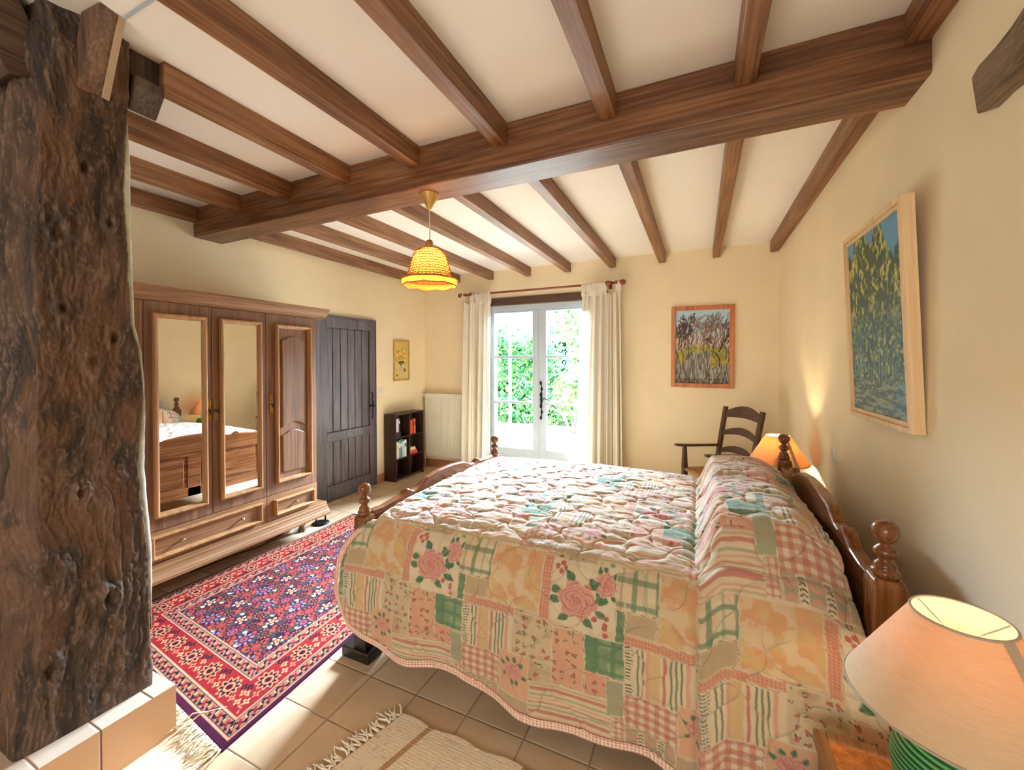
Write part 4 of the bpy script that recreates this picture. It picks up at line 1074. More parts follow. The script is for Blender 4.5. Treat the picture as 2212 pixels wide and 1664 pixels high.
# wall-right painting: local x runs along the wall (towards the camera), y out of the wall
PB = thing('painting', (XR, 2.285, 1.252), 'large green foliage painting in a pale wood frame on the right wall', 'painting')
PB.rotation_euler = (0, math.radians(-2.2), 0)
pwid, phgt, dep = .66, .88, .045
m = MB()
h_ = pwid/2
m.box(-dep, -.002, -h_, -h_+.02, 0, phgt); m.box(-dep, -.002, h_-.02, h_, 0, phgt); m.box(-dep, -.002, -h_+.02, h_-.02, 0, .02); m.box(-dep, -.002, -h_+.02, h_-.02, phgt-.02, phgt)
for a, b in ((.02, .030), (.030, .04)):
    x = -dep+(.010 if a < .025 else .004)
    m.box(x, -.01, -h_+a, -h_+b, a, phgt-a); m.box(x, -.01, h_-b, h_-a, a, phgt-a); m.box(x, -.01, -h_+b, h_-b, a, b); m.box(x, -.01, -h_+b, h_-b, phgt-b, phgt-a)
m.build('frame', MAT['frame_pine'], PB, .002)
img_to_grid('canvas', foliage(), (-dep+.012, h_-.035, .035), (0, -(pwid-.07), 0), (0, 0, phgt-.07), MAT['paint'], PB)
MB().box(-.012, -.008, -h_+.02, h_-.02, .02, phgt-.02).build('backing', MAT['frame_pine'], PB)

def flowers():
    H, W = 200, 110; yy, xx = np.mgrid[0:H, 0:W].astype(float); v = yy/H; u = xx/W; rg = random.Random(3)
    img = np.ones((H, W, 3))*L3(206, 184, 112); img = over(img, sstep(.3, .8, v)*.5, L3(214, 196, 140)); img = over(img, sstep(.45, .6, fbm(u*4, v*6, 3, 2))*.4, L3(196, 166, 90))
    for k in range(40):
        a = rg.uniform(0, 2*PI); r = rg.random()**.5; cx, cy = .46+.34*r*math.cos(a), .40+.20*r*math.sin(a)
        d = np.hypot((u-cx), (v-cy)*1.8); s = rg.uniform(.05, .085)
        img = over(img, (d < s*1.15)*.8, L3(132, 96, 30)); img = over(img, d < s, L3(*rg.choice([(226,184,70), (236,206,110), (206,150,50), (196,140,40)]))); img = over(img, d < s*.4, L3(240, 216, 130))
    for k in range(8):
        cx, cy = .30+.05*k, .55+.02*math.sin(k*2); img = over(img, np.hypot((u-cx)*1.4, (v-cy)*1.5) < .05, L3(78, 84, 40))
    img = over(img, (np.abs(u-.44) < .075-.03*np.sin((v-.62)*14))*(v > .6)*(v < .79), L3(196, 192, 176)); img = over(img, (np.abs(u-.46+.02*np.sin(v*60)) < .02)*(v > .62)*(v < .75), L3(106, 96, 110)); img = over(img, (np.abs(u-.44) < .05)*(v > .58)*(v < .63), L3(70, 84, 50))
    img = over(img, np.hypot(u-.70, (v-.75)*1.8) < .10, L3(124, 86, 56)); img = over(img, np.hypot(u-.68, (v-.73)*1.8) < .04, L3(176, 130, 90)); img = over(img, np.hypot(u-.17, (v-.89)*1.8) < .05, L3(80, 66, 40))
    return np.clip(img, 0, 1)
MAT['frame_gold'] = mat_plain('gilt_frame', (206, 164, 92), .35, .35, .1, 30)
PS = thing('painting', (XL, 4.452, 1.553), 'small gilt framed painting of yellow flowers on the left wall', 'painting')
m = MB(); hw, hh = .162, .275; w = .022
m.box(0, .022, -hw, -hw+w, -hh, hh); m.box(0, .022, hw-w, hw, -hh, hh); m.box(0, .022, -hw+w, hw-w, -hh, -hh+w); m.box(0, .022, -hw+w, hw-w, hh-w, hh)
m.build('frame', MAT['frame_gold'], PS, .006)
img_to_grid('canvas', flowers(), (.010, -hw+w-.002, -hh+w-.002), (0, 2*(hw-w)+.004, 0), (0, 0, 2*(hh-w)+.004), MAT['paint'], PS)
# ================================================================ CURTAINS AND ROD
RY, RZ = 4.845, 2.445
RD = thing('curtain_rod', (-1.9, RY, RZ), 'reddish wooden curtain rod with ball ends above the French window', 'curtain rod')
MB().lathe([(.013, -1.02), (.013, 1.02)], (0, 0, 0), 16, 'x').build('pole', MAT['rod'], RD)
for s in (-1, 1):
    m = MB(); p = [(.014, 0), (.022, .012), (.024, .03), (.016, .042), (.012, .052), (.020, .064), (.030, .082), (.032, .10), (.026, .118), (.012, .130), (0, .132)]
    m.lathe([(r, s*(1.0+h)) for r, h in p], (0, 0, 0), 16, 'x'); m.build('finial', MAT['rod'], RD)
    m = MB(); m.lathe([(.022, -.03), (.028, -.015), (.028, .015), (.022, .03)], (s*.93, 0, 0), 16, 'x'); m.box(s*.93-.012, s*.93+.012, 0, .138, -.012, .012); m.box(s*.93-.02, s*.93+.02, .128, .14, -.045, .045)
    m.build('bracket', MAT['rod'], RD, .002)
def curtain(x0t, x1t, x0b, x1b, tabs, label, waves, seed):
    T_ = thing('curtain', ((x0t+x1t)/2, RY, 0), label, 'curtain', 'curtains at the French window')
    o = Vector(T_.location)
    nu, nv = 220, 70; s = np.linspace(0, 1, nu)[:, None]; t = np.linspace(0, 1, nv)[None, :]
    ztop = RZ-.105
    X = (x0t+(x1t-x0t)*s)*(1-t**.8)+(x0b+(x1b-x0b)*s)*t**.8
    ph = 2*PI*waves*(s+.05*np.sin(5*s+seed)); amp = .026+.034*t**.7
    Y = RY+amp*np.sin(ph)+.4*amp*np.sin(2.3*ph+seed)
    X = X+.012*np.cos(ph)*t
    sag = np.zeros((nu, 1))
    xs = (x0t+(x1t-x0t)*s)
    dmin = np.min(np.abs(xs[..., None]-np.array(tabs)[None, None, :]), -1); sag = .05*np.clip((dmin-.028)/.10, 0, 1)**.7
    Z = (ztop-sag)*(1-t)+.03*t+0*s
    P = np.stack([X-o.x, Y-o.y, Z], -1)
    grid_obj('fabric_panel', P, None, MAT['curtain'], T_)
    for x in tabs:
        i = int(np.clip((x-x0t)/(x1t-x0t)*(nu-1), 0, nu-1)); yb = float(Y[i, 0]); w = .031
        m = MB(); pts = [(RY-.016, ztop-.015+(yb-RY)*0), (RY-.018, RZ), (RY-.010, RZ+.014), (RY, RZ+.018), (RY+.010, RZ+.014), (RY+.018, RZ), (RY+.016, ztop-.015)]
        pts[0] = (yb-.004, ztop-.03); pts[-1] = (yb+.004, ztop-.03)
        vs = [(x+sx*w-o.x, y-o.y, z) for y, z in pts for sx in (-1, 1)]
        m.add(vs, [(2*k, 2*k+1, 2*k+3, 2*k+2) for k in range(len(pts)-1)], True); m.build('tab', MAT['curtain'], T_, smooth=True)
    return T_
curtain(-2.965, -2.535, -2.985, -2.575, [-2.94, -2.805, -2.735, -2.665, -2.60, -2.555], 'off-white cotton tab-top curtain left of the French window, beside the radiator', 4.5, 1)
curtain(-1.285, -.83, -1.40, -.80, [-1.26, -1.195, -1.13, -1.07, -1.02, -.855], 'off-white cotton tab-top curtain right of the French window', 5.5, 2)

# ================================================================ RADIATOR
RA = thing('radiator', (-3.285, 4.935, .17), 'white ribbed panel radiator under the corner beside the left curtain', 'radiator')
m = MB(); hw, hz = .345, .905
n = 25
pts = []
for k in range(n*6+1):
    f = k/(n*6); x = -hw+.03+(2*hw-.06)*f; d = math.cos(f*n*2*PI)
    pts.append((x, -.036+.016*max(-.6, min(.6, d*1.5))))
vs = []; fs = []
for x, y in pts: vs += [(x, y, .05), (x, y, hz-.06)]
for k in range(len(pts)-1): fs.append((2*k, 2*k+2, 2*k+3, 2*k+1))
m.add(vs, fs); m.box(-hw, hw, -.03, .03, .0, hz)
m.box(-hw, -hw+.03, -.046, -.03, 0, hz); m.box(hw-.03, hw, -.046, -.03, 0, hz); m.box(-hw+.03, hw-.03, -.046, -.03, 0, .05); m.box(-hw+.03, hw-.03, -.046, -.03, hz-.06, hz)
m.build('panel', MAT['radiator'], RA, .003)
m = MB(); m.lathe([(.022, -.075), (.025, -.06), (.024, -.02), (.018, -.012), (.012, .0)], (-hw, -.005, hz-.03), 16, 'x'); tag(m.build('thermostat_valve', MAT['plastic'], RA), 'white round thermostat knob')
m = MB(); m.tube([(-hw-.03, 0, .05), (-hw-.03, 0, -.165)], .008, 8); m.box(-hw-.035, -hw+.01, -.01, .01, .035, .06); m.build('pipe', MAT['radiator'], RA)
for x in (-.2, .2): MB().box(x-.015, x+.015, .03, .049, .1, .8).build('wall_bracket', MAT['radiator'], RA)

# ================================================================ BOOKCASE AND BOOKS
BX0, BX1, BY0, BY1, BZ = -3.686, -3.503, 4.10, 4.685, .862
BC = thing('bookcase', (-3.595, 4.39, 0), 'low dark brown six-compartment bookcase against the left wall beside the radiator', 'bookcase')
ob_ = Vector(BC.location)
def cput(x0, x1, y0, y1, z0, z1, name):
    return MB().box(x0-ob_.x, x1-ob_.x, y0-ob_.y, y1-ob_.y, z0, z1).build(name, MAT['shelf'], BC, .0015)
t_ = .018
cput(BX0, BX1, BY0, BY0+t_, 0, BZ, 'side_panel'); cput(BX0, BX1, BY1-t_, BY1, 0, BZ, 'side_panel')
cput(BX0, BX1, BY0+t_, BY1-t_, BZ-t_, BZ, 'top'); cput(BX0, BX1, BY0+t_, BY1-t_, .02, .02+t_, 'base'); cput(BX0, BX0+.006, BY0+t_, BY1-t_, .02, BZ-t_, 'back_panel')
ym = 4.388; cput(BX0, BX1-.004, ym-.009, ym+.009, .038, BZ-t_, 'divider')
SH = (.288, .562)
for z in SH:
    cput(BX0+.006, BX1-.006, BY0+t_, ym-.009, z-.016, z, 'shelf'); cput(BX0+.006, BX1-.006, ym+.009, BY1-t_, z-.016, z, 'shelf')
MAT['paper'] = mat_plain('page_paper', (232, 222, 200), .9, 0, .05, 60)
def bookmat(c): 
    k = 'cover_%d_%d_%d' % c
    if k not in MAT: MAT[k] = mat_plain(k, c, .5, 0, .05, 20)
    return MAT[k]
def book(y, z, th, h, d, c, label, group, band=None, lean=0.0, flat=False, xoff=0.0):
    """spine faces +x; y = lower edge, th = thickness along y"""
    if not flat:
        b = thing('book', (BX1-.020-xoff, y, z), label, 'book', group)
        m = MB(); m.box(-d, 0, 0, .002, 0, h); m.box(-d, 0, th-.002, th, 0, h); m.box(-.002, 0, .002, th-.002, 0, h); m.build('cover', bookmat(c), b, .0006)
        MB().box(-d+.004, -.002, .002, th-.002, .004, h-.004).build('pages', MAT['paper'], b)
        if band: MB().box(-.001, .0008, .003, th-.003, h*.58, h*.8).build('spine_label', bookmat(band), b)
        b.rotation_euler = (-lean, 0, 0)
    else:
        b = thing('book', (BX1-.02-xoff, y, z), label, 'book', group)
        m = MB(); m.box(-d, 0, 0, h, 0, .002); m.box(-d, 0, 0, h, th-.002, th); m.box(-.002, 0, 0, h, .002, th-.002); m.build('cover', bookmat(c), b, .0006)
        MB().box(-d+.004, -.002, .004, h-.004, .002, th-.002).build('pages', MAT['paper'], b)
    return b
# box raising the books of the upper left compartment
bx = thing('storage_box', (BX1-.10, 4.165, .562), 'dark low box in the upper left compartment of the bookcase, under the pale books', 'box')
MB().box(-.075, .083, -.045, .055, 0, .066).build('carton', MAT['shelf'], bx, .002)
MB().box(-.077, .085, -.047, .057, .052, .068).build('lid', MAT['shelf'], bx, .001)
y = 4.121
for th, h, c, l in ((.020, .165, (226,214,190), 'cream paperback at the left of the upper left shelf, on the dark box'), (.022, .168, (222,218,214), 'white paperback second from left on the dark box of the bookcase'),
                    (.020, .170, (196,184,206), 'lilac book third from left on the dark box of the bookcase'), (.024, .176, (44,42,58), 'dark navy book at the right end of the row on the dark box')):
    book(y, .631, th, h, .12, c, l, 'books in the upper left compartment', (236,230,220) if c[0] < 100 else None); y += th+.001
y = 4.399
for th, h, c, l, bd in ((.032, .192, (206,74,66), 'thick coral red book at the left of the upper right shelf', None), (.034, .190, (214,86,72), 'second coral red book from the left on the upper right shelf', None),
                    (.032, .205, (150,34,34), 'dark red book with black spine lettering block on the upper right shelf', (46,30,28)), (.028, .196, (226,134,50), 'orange book at the right end of the upper right shelf', (120,60,24))):
    book(y, .562, th, h, .13, c, l, 'books in the upper right compartment', bd); y += th+.001
y = 4.120
for th, h, c, l, bd in ((.022, .205, (186,70,84), 'thin rose-red book at the left end of the middle left shelf', None), (.040, .212, (232,226,210), 'thick cream book second on the middle left shelf', (206,196,170)), (.034, .228, (116,158,160), 'grey-green book in the middle of the middle left shelf', (226,232,228)),
                    (.034, .238, (88,138,146), 'teal book, tallest on the middle left shelf', (226,232,228)), (.040, .210, (196,210,218), 'pale blue-grey book on the middle left shelf', None), (.042, .218, (222,228,236), 'white book with blue label at the right end of the middle left shelf', (80,112,176))):
    book(y, .288, th, h, .13, c, l, 'books in the middle left compartment', bd); y += th+.001
zz_ = .288
for th, c, l, yo, h in ((.030, (206,70,70), 'red book lying at the bottom of the stack on the middle right shelf', 4.405, .165), (.026, (214,104,92), 'salmon book lying in the middle of the stack on the middle right shelf', 4.402, .15), (.036, (232,214,180), 'cream book lying on top of the stack on the middle right shelf', 4.400, .125)):
    book(yo, zz_, th, h, .12, c, l, 'books lying in the middle right compartment', None, 0, True); zz_ += th+.0005

# ================================================================ SWITCHES
def plate(name, loc, label, cat, axis, rocker):
    t = thing(name, loc, label, cat); s = 1 if axis == 'l' else -1
    MB().box(min(0, s*.008), max(0, s*.008), -.04, .04, -.04, .04).build('plate', MAT['plastic'], t, .004)
    if rocker: MB().box(min(s*.007, s*.013), max(s*.007, s*.013), -.018, .018, -.022, .022).build('rocker', MAT['plastic'], t, .002)
    else:
        m = MB(); m.lathe([(.021, s*.007), (.021, s*.011), (.017, s*.0085), (0, s*.0085)], (0, 0, 0), 18, 'x'); m.build('socket_ring', MAT['plastic'], t)
    return t
plate('light_switch', (XL, 4.069, 1.173), 'small white light switch on the left wall between door and bookcase', 'switch', 'l', True)
plate('light_switch', (XR, 3.07, .951), 'small white switch plate on the right wall between the far lamp and the large painting', 'switch', 'r', True)

# ================================================================ ARMCHAIR
# local axes: +x is forward, y across, built straight and turned on its Empty
CHa = thing('armchair', (.140, 4.37, 0), 'dark wooden ladder-back armchair with a woven rush seat in the far right corner', 'chair', None, math.radians(-147))
hw = .235
def chp(mb, n, mat=MAT['chair'], bv=.004): return mb.build(n, mat, CHa, bv)
sx = .17; bxk = -.17
tilt = .20                                            # backward lean per metre
for s in (-1, 1):
    m = MB(); m.bar((bxk+.03, s*hw, 0), (bxk, s*hw, .44), .040, .040, (1, 0, 0)); chp(m, 'back_leg')
    m = MB(); m.bar((bxk, s*hw, .44), (bxk-.125, s*(hw+.018), 1.06), .044, .036, (1, 0, 0), .044, .032); chp(m, 'back_post')
    m = MB(); m.bar((sx, s*(hw+.01), 0), (sx, s*(hw+.01), .46), .046, .046, (1, 0, 0)); m.bar((sx, s*(hw+.01), .46), (sx, s*(hw+.01), .672), .048, .048, (1, 0, 0), .032, .032); chp(m, 'front_leg')
    m = MB()
    pts = [(bxk-.045, s*(hw+.008), .668, .036, .022), (0, s*(hw+.012), .672, .042, .022), (sx-.02, s*(hw+.014), .676, .052, .022), (sx+.07, s*(hw+.014), .682, .056, .022), (sx+.10, s*(hw+.014), .684, .04, .02)]
    for a, b in zip(pts[:-1], pts[1:]): m.bar(a[:3], b[:3], a[3], a[4], (0, 0, 1), b[3], b[4])
    chp(m, 'armrest')
    for z in (.14, .30): m = MB(); m.tube([(bxk+.02, s*hw, z), (sx, s*(hw+.005), z)], .012, 8); chp(m, 'stretcher', MAT['chair'], 0)
for z in (.18, .34): m = MB(); m.tube([(sx, -hw, z), (sx, hw, z)], .013, 8); chp(m, 'stretcher', MAT['chair'], 0)
m = MB(); m.tube([(bxk+.02, -hw, .2), (bxk+.02, hw, .2)], .012, 8); chp(m, 'stretcher', MAT['chair'], 0)
def slat(z0, h, rise, low):
    m = MB(); n = 18; pts = []
    bot = []; top = []
    for k in range(n+1):
        f = k/n; y = -hw+.01+2*(hw-.01)*f; c = math.sin(PI*f)
        bot.append((y, z0+low*c)); top.append((y, z0+h*.72+rise*c**.8))
    vs = []; 
    for (y, z) in bot+top:
        for dx in (-.008, .008):
            bow = -.025*math.sin(PI*(y+hw)/(2*hw)); vs.append((bxk-.2*(z-.44)+bow+dx, y, z))
    fs = []
    N_ = n+1
    for k in range(n):
        a, b, c, d = k*2, (k+1)*2, (N_+k+1)*2, (N_+k)*2
        fs += [(a, b, c, d), (a+1, d+1, c+1, b+1), (a, a+1, b+1, b), (d, c, c+1, d+1)]
    fs += [(0, N_*2, N_*2+1, 1), (n*2, n*2+1, (N_+n)*2+1, (N_+n)*2)]
    m.add(vs, fs); chp(m, 'back_slat', MAT['chair'], .002)
slat(.955, .085, .065, .015); slat(.775, .055, .060, .03); slat(.595, .055, .060, .035)
m = MB(); n = 10
vs = []; 
for i in range(n+1):
    for j in range(n+1):
        u, v = i/n, j/n; x = bxk+(sx-bxk)*u; y = -(hw-.0)+2*hw*v; e = min(u, 1-u, v, 1-v)
        vs.append((x, y, .455-.02*math.sin(PI*u)*math.sin(PI*v)+.006*min(1, e*8)))
fs = [(i*(n+1)+j, (i+1)*(n+1)+j, (i+1)*(n+1)+j+1, i*(n+1)+j+1) for i in range(n) for j in range(n)]
m.add(vs, fs, True)
so = chp(m, 'seat', MAT['rush'], 0); sm = so.modifiers.new('thick', 'SOLIDIFY'); sm.thickness = .03; sm.offset = -1
m = MB()
for a, b in (((sx, -hw, .44), (sx, hw, .44)), ((bxk, -hw, .44), (bxk, hw, .44)), ((bxk, -hw, .44), (sx, -hw, .44)), ((bxk, hw, .44), (sx, hw, .44))): m.tube([a, b], .017, 8)
chp(m, 'seat_rail', MAT['rush'], 0)

# ================================================================ BEDSIDE TABLES AND LAMPS
MAT['cork'] = mat_plain('mottled_tabletop', (186, 116, 62), .5, 0, .22, 45, .15, 90)
def bedside(loc, label, W2, D2, H_):
    t = thing('bedside_table', loc, label, 'table', 'bedside tables')
    a, b = W2/2, D2/2
    m = MB(); w = .028
    m.box(-a, -a+w, -b, b, H_-.035, H_); m.box(a-w, a, -b, b, H_-.035, H_); m.box(-a+w, a-w, -b, -b+w, H_-.035, H_); m.box(-a+w, a-w, b-w, b, H_-.035, H_)
    m.build('top_edge', MAT['oak_y'], t, .004)
    MB().box(-a+w, a-w, -b+w, b-w, H_-.03, H_-.003).build('tabletop', MAT['cork'], t)
    for x in (-a+.03, a-.03):
        for y in (-b+.03, b-.03): MB().bar((x, y, 0), (x, y, H_-.035), .034, .034, (1, 0, 0), .042, .042).build('leg', MAT['bed_v'], t, .003)
    MB().box(-a+.03, a-.03, -b+.03, b-.03, H_-.16, H_-.035).build('apron', MAT['oak_y'], t, .003)
    d = MB().box(-a+.012, -a+.03, -b+.06, b-.06, H_-.15, H_-.045).build('drawer', MAT['oak_y'], t, .003)
    m = MB(); m.lathe([(0, -.022), (.010, -.018), (.010, -.008), (.005, 0)], (-a+.012, 0, H_-.097), 12, 'x'); m.build('knob', MAT['brass'], d)
    MB().box(-a+.03, a-.03, -b+.03, b-.03, .16, .18).build('shelf', MAT['oak_y'], t, .003)
    return t
TN = bedside((.507, 1.20, 0), 'small wooden bedside table with orange-brown top at the lower right, under the near lamp', .44, .36, .50)
TF = bedside((.507, 3.52, 0), 'small wooden bedside table on the far side of the bed, under the far lamp', .44, .36, .50)
MAT['shade'] = mat_shade('lamp_shade_linen', (198, 182, 148), .07, (255, 132, 42))
MAT['shade_tape'] = mat_shade('lamp_shade_tape', (186, 172, 150), .12, (200, 150, 100))
MAT['shade_in'] = MAT['shade']
m_, nt_, b_ = nodes('green_ribbed_glaze')
tc_ = N(nt_, 'ShaderNodeTexCoord'); sp_ = N(nt_, 'ShaderNodeSeparateXYZ'); nt_.links.new(tc_.outputs['Object'], sp_.inputs[0])
mu_ = N(nt_, 'ShaderNodeMath', operation='MULTIPLY'); mu_.inputs[1].default_value = 2*PI/.0105; nt_.links.new(sp_.outputs[2], mu_.inputs[0])
sn_ = N(nt_, 'ShaderNodeMath', operation='SINE'); nt_.links.new(mu_.outputs[0], sn_.inputs[0])
ma_ = N(nt_, 'ShaderNodeMath', operation='MULTIPLY_ADD'); ma_.inputs[1].default_value = .5; ma_.inputs[2].default_value = .5; nt_.links.new(sn_.outputs[0], ma_.inputs[0])
nt_.links.new(ramp(nt_, ma_.outputs[0], [(.1, (12, 56, 38)), (.45, (34, 116, 74)), (.9, (88, 162, 92))]), b_.inputs['Base Color'])
b_.inputs['Roughness'].default_value = .22
MAT['green'] = m_
BULB = mat_emit('lit_bulb', (255, 206, 150), 1.0)
def lamp(loc, label, power, hrot=0.0):
    t = thing('table_lamp', loc, label, 'lamp', None, hrot)
    m = MB()
    prof = [(.055, 0), (.062, .006), (.085, .04), (.105, .085), (.112, .13), (.106, .175), (.085, .22), (.055, .25), (.032, .268), (.026, .28)]
    pr = []
    for (r0, z0), (r1, z1) in zip(prof[:-1], prof[1:]):
        nn = max(1, int((z1-z0)/.0026))
        for q in range(nn):
            f = q/nn; z = z0+(z1-z0)*f; pr.append((r0+(r1-r0)*f+.0018*math.sin(z*2*PI/.0105), z))
    pr.append(prof[-1]); m.lathe(pr, (0, 0, 0), 48); tag(m.build('body', MAT['green'], t), 'green ribbed ceramic body')
    MB().lathe([(.026, .278), (.014, .285), (.011, .31), (.017, .318), (.017, .35), (.008, .356)], n=16).build('socket', MAT['brass'], t)
    z0, z1, r0, r1 = .285, .478, .192, .078
    n = 64
    def ring(name, rf, mat, zz0, zz1, th=.0015):
        m = MB(); vs = []; fs = []; K = 10
        for i in range(n):
            a = 2*PI*i/n
            for k in range(K+1):
                f = k/K; z = zz0+(zz1-zz0)*f; r = rf(f); vs.append((r*math.cos(a), r*math.sin(a), z))
        for i in range(n):
            j = (i+1) % n
            for k in range(K): fs.append((i*(K+1)+k, j*(K+1)+k, j*(K+1)+k+1, i*(K+1)+k+1))
        m.add(vs, fs, True); return m.build(name, mat, t, smooth=True)
    sh = ring('lamp_shade', lambda f: r0+(r1-r0)*f, MAT['shade'], z0, z1)
    for nm, r, z in (('top_trim', r1, z1), ('bottom_trim', r0, z0)):
        m = MB(); m.tube([(r*math.cos(2*PI*k/n), r*math.sin(2*PI*k/n), z) for k in range(n)], .0028, 6, closed=True); m.build(nm, MAT['shade_tape'], sh)
    a = math.radians(-62)-hrot; m = MB(); w = .055; vs = []
    for f in (0, .5, 1.0):
        r = r0+(r1-r0)*f+.0015; z = z0+(z1-z0)*f; ww = .012
        for s in (-1, 1): vs.append((r*math.cos(a)-s*ww*math.sin(a), r*math.sin(a)+s*ww*math.cos(a), z))
    m.add(vs, [(0,1,3,2), (2,3,5,4)], True); tag(m.build('seam_tape', MAT['shade_tape'], sh), 'grey seam tape')
    m = MB()
    for k in range(3):
        b = 2*PI*k/3+2.2-hrot; m.tube([(r1*math.cos(b), r1*math.sin(b), z1-.004), (.5*r1*math.cos(b), .5*r1*math.sin(b), z1-.03), (.02*math.cos(b), .02*math.sin(b), z1-.045)], .0016, 6)
    m.tube([(.02*math.cos(2*PI*k/12), .02*math.sin(2*PI*k/12), z1-.045) for k in range(12)], .0016, 6, closed=True)
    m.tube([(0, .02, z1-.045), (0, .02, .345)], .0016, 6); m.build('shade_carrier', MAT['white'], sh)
    bm = bulbmat(power); MB().ball((0, 0, .385), .026, 10, (1, 1, 1.15)).build('bulb', bm, t)
    return t
def bulbmat(power, c=(255, 220, 172), r=.026):
    return mat_emit('lit_bulb', c, power/(PI*4*PI*r*r))
P_NEAR, P_FAR, P_PEND, SKY, SUN, GARDEN_FILL, REAR_FILL, EXPO = 1.3, 9.5, 4.0, 3.0, 8.0, 13000, 58, 0.82
lamp((.503, 1.178, .50), 'green ribbed ceramic table lamp with a cream cone shade, lit, at the lower right', P_NEAR)
lamp((.522, 3.52, .50), 'lit orange-glowing table lamp behind the headboard, on the far side of the bed', P_FAR, .7)

# ================================================================ PENDANT LAMP
PX, PY = -1.475, 2.04
PE = thing('pendant_lamp', (PX, PY, 2.533), 'lit woven straw bell pendant lamp hanging from the main beam', 'pendant lamp')
MB().lathe([(.062, 0), (.060, -.006), (.046, -.028), (.030, -.055), (.018, -.078), (.011, -.088), (.008, -.095)], n=24).build('ceiling_rose', mat_plain('brass_rose', (190, 160, 96), .35, .5, .1, 12), PE)
MB().tube([(0, 0, -.09), (.002, 0, -.2), (0, 0, -.285)], .0038, 8).build('cord', MAT['plastic'], PE)
MB().lathe([(.004, -.272), (.018, -.278), (.022, -.295), (.022, -.325), (.026, -.33)], n=18).build('lamp_holder', mat_plain('holder_brass', (150, 124, 70), .4, .4), PE)
MAT['straw'] = mat_shade('straw_cloth', (236, 184, 98), .60, (255, 190, 92))
MAT['straw2'] = mat_plain('straw_strand', (170, 100, 40), .6, 0, .15, 60)
prof = [(.028, -.325), (.062, -.333), (.088, -.352), (.103, -.385), (.112, -.42), (.121, -.455), (.133, -.485), (.150, -.505), (.166, -.515)]
zs_ = [z for r, z in prof]; rs_ = [r for r, z in prof]
def shr(z, a): 
    r = float(np.interp(-z, [-q for q in zs_], rs_)); k = max(0, (-z-.48)/.035); return r*(1+.020*k*math.cos(8*a))
def skirt(a, f): return -.515-.030*f-.008*f*abs(math.cos(4*a))
n = 96; m = MB(); vs = []; fs = []; zz = list(np.linspace(-.328, -.513, 26)); K = len(zz)+4
for i in range(n):
    a = 2*PI*i/n
    for z in zz: r = shr(z, a)-.0015; vs.append((r*math.cos(a), r*math.sin(a), z))
    for f in (.25, .5, .75, 1.0):
        r = shr(-.515, a)*(1-.05*f)-.0015; vs.append((r*math.cos(a), r*math.sin(a), skirt(a, f)))
for i in range(n):
    j = (i+1) % n
    for k in range(K-1): fs.append((i*K+k, j*K+k, j*K+k+1, i*K+k+1))
m.add(vs, fs, True); SHD = m.build('lamp_shade', MAT['straw'], PE, smooth=True)
m = MB()
for z in np.linspace(-.335, -.51, 12):
    m.tube([(shr(z, 2*PI*k/48)*math.cos(2*PI*k/48), shr(z, 2*PI*k/48)*math.sin(2*PI*k/48), z+.0025*math.cos(PI*k)) for k in range(48)], .0024, 5, closed=True)
m.tube([((shr(-.515, 2*PI*k/96)+.002)*math.cos(2*PI*k/96), (shr(-.515, 2*PI*k/96)+.002)*math.sin(2*PI*k/96), -.516) for k in range(96)], .0042, 6, closed=True)
m.tube([(shr(-.515, 2*PI*k/96)*.95*math.cos(2*PI*k/96), shr(-.515, 2*PI*k/96)*.95*math.sin(2*PI*k/96), skirt(2*PI*k/96, 1.0)) for k in range(96)], .0032, 6, closed=True)
for i in range(40):
    a = 2*PI*i/40
    m.tube([(shr(z, a)*math.cos(a+.05*(-1)**k), shr(z, a)*math.sin(a+.05*(-1)**k), z) for k, z in enumerate(np.linspace(-.335, -.513, 12))], .0020, 4)
m.build('straw_weave', MAT['straw2'], SHD)
MB().ball((0, 0, -.405), .038, 10, (1, 1, 1.15)).build('bulb', bulbmat(P_PEND, (255, 214, 150), .038), PE)

# ================================================================ SMALL THINGS BY THE WARDROBE
DS = thing('doorstop', (-3.265, 2.765, 0), 'small black iron boot-scraper like stand on the tiles at the right end of the wardrobe', 'iron stand')
m = MB(); m.lathe([(.075, 0), (.078, .008), (.060, .016), (0, .016)], n=20); m.build('base', MAT['iron'], DS)
for s in (-1, 1): MB().lathe([(.008, .014), (.007, .05), (.009, .10), (.006, .112)], (0, s*.052, 0), 10).build('upright', MAT['iron'], DS)
MB().tube([(0, -.062, .108), (0, .062, .108)], .007, 8).build('crossbar', MAT['iron'], DS)
PSs = thing('power_strip', (-3.36, 2.52, 0), 'small white power strip on the floor under the right end of the wardrobe', 'power strip')
MB().box(-.025, .025, -.08, .08, 0, .03).build('strip_body', MAT['plastic'], PSs, .004)
m = MB(); m.tube([(.0, -.08, .015), (.03, -.16, .008), (.05, -.3, .006), (.02, -.5, .006), (.0, -.8, .006)], .004, 6); m.build('cable', MAT['iron'], PSs)

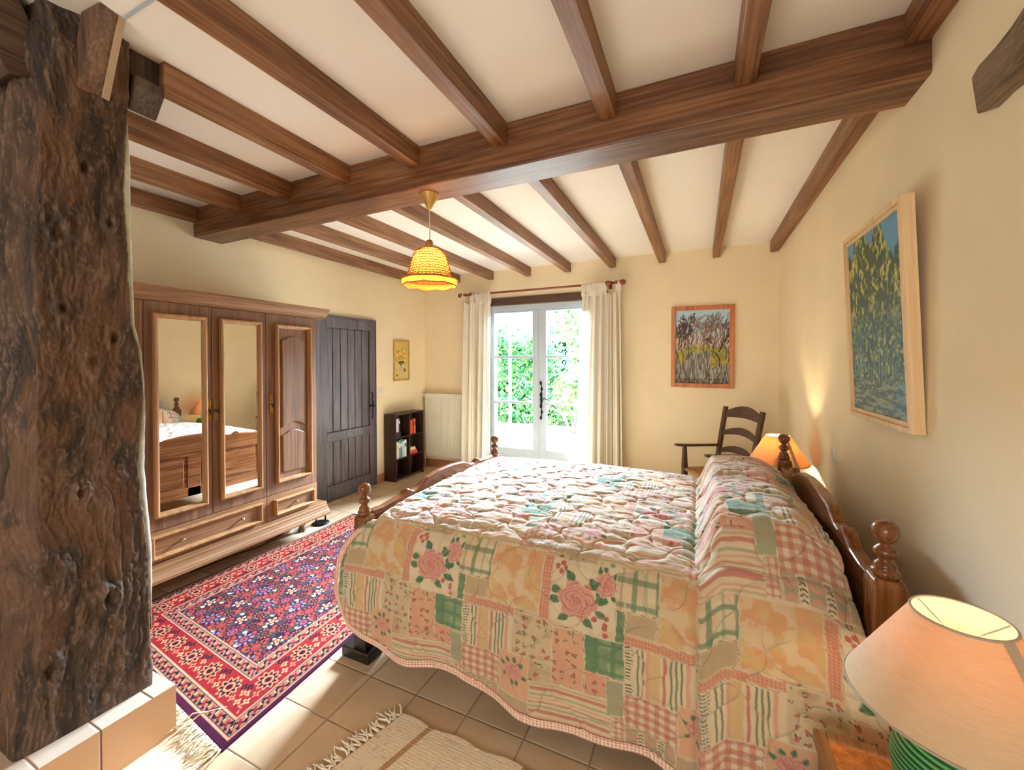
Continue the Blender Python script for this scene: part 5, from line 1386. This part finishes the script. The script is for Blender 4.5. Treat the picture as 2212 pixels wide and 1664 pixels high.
# ================================================================ LIGHT
w = bpy.data.worlds.new('sky'); S.world = w; w.use_nodes = True; nt = w.node_tree
bg = nt.nodes['Background']; tc = N(nt, 'ShaderNodeTexCoord'); sx = N(nt, 'ShaderNodeSeparateXYZ'); nt.links.new(tc.outputs['Generated'], sx.inputs[0])
cr = N(nt, 'ShaderNodeValToRGB'); cr.color_ramp.elements[0].position = .0; cr.color_ramp.elements[0].color = (.92, .96, 1.0, 1); cr.color_ramp.elements[1].position = .8; cr.color_ramp.elements[1].color = (.62, .80, 1.0, 1)
nt.links.new(sx.outputs[2], cr.inputs[0]); nt.links.new(cr.outputs[0], bg.inputs[0]); bg.inputs[1].default_value = SKY
sun = bpy.data.lights.new('sun', 'SUN'); sun.energy = SUN; sun.angle = math.radians(1.5); sun.color = (1, .95, .86)
so = bpy.data.objects.new('sun', sun); COL.objects.link(so); so.rotation_euler = Vector((.75, .45, -.85)).to_track_quat('-Z', 'Y').to_euler()
def area(name, loc, rot, sx, sy, power, col, portal=False):
    l = bpy.data.lights.new(name, 'AREA'); l.shape = 'RECTANGLE'; l.size = sx; l.size_y = sy; l.energy = power; l.color = col
    o = bpy.data.objects.new(name, l); COL.objects.link(o); o.location = loc; o.rotation_euler = rot
    if portal: l.cycles.is_portal = True
    return o
area('sky_portal', (-1.895, YB+T+.02, 1.14), (math.radians(-90), 0, 0), 1.5, 2.25, 1, (1,1,1), True)
area('sky_portal', (-.7, YR-T-.02, 1.52), (math.radians(90), 0, 0), 2.1, 1.55, 1, (1,1,1), True)
# area panel added high over the garden to boost daylight through the French window
area('daylight_fill', (-2.4, 9.6, 4.1), Vector((.15, -4.6, -2.6)).to_track_quat('-Z', 'Y').to_euler(), 5.0, 2.0, GARDEN_FILL, (.62, .80, 1.0))
# area panel added outside the rear window, brightening the near side of the room
area('daylight_fill', (-.7, YR-1.6, 2.2), Vector((0, 1, -.22)).to_track_quat('-Z', 'Y').to_euler(), 3.2, 2.2, REAR_FILL, (1.0, .96, .92))

# ================================================================ CAMERA
cam = bpy.data.cameras.new('camera'); co_ = bpy.data.objects.new('camera', cam); COL.objects.link(co_); S.camera = co_
cam.sensor_fit = 'HORIZONTAL'; cam.sensor_width = 36; cam.lens = 36*884.33/2212; cam.shift_x = 0; cam.shift_y = (789.28-832)/2212
yaw, pit, rol = [math.radians(a) for a in (24.577, .39, -.23)]
fw = Vector((-math.sin(yaw)*math.cos(pit), math.cos(yaw)*math.cos(pit), -math.sin(pit))); r_ = Vector((math.cos(yaw), math.sin(yaw), 0)); u_ = r_.cross(fw)
r2 = r_*math.cos(rol)+u_*math.sin(rol); u2 = -r_*math.sin(rol)+u_*math.cos(rol)
M4 = Matrix((r2, u2, -fw)).transposed().to_4x4(); M4.translation = Vector((0, 0, 1.52)); co_.matrix_world = M4
cam.clip_start = .02; cam.clip_end = 200
S.view_settings.view_transform = 'Standard'; S.view_settings.look = 'None'; S.view_settings.exposure = EXPO; S.view_settings.gamma = 1; S.view_settings.use_curve_mapping = False
S.cycles.use_denoising = True; S.cycles.max_bounces = 10; S.cycles.diffuse_bounces = 6; S.cycles.glossy_bounces = 5; S.cycles.transparent_max_bounces = 12
S.cycles.sample_clamp_indirect = 6; S.cycles.caustics_reflective = False; S.cycles.caustics_refractive = False
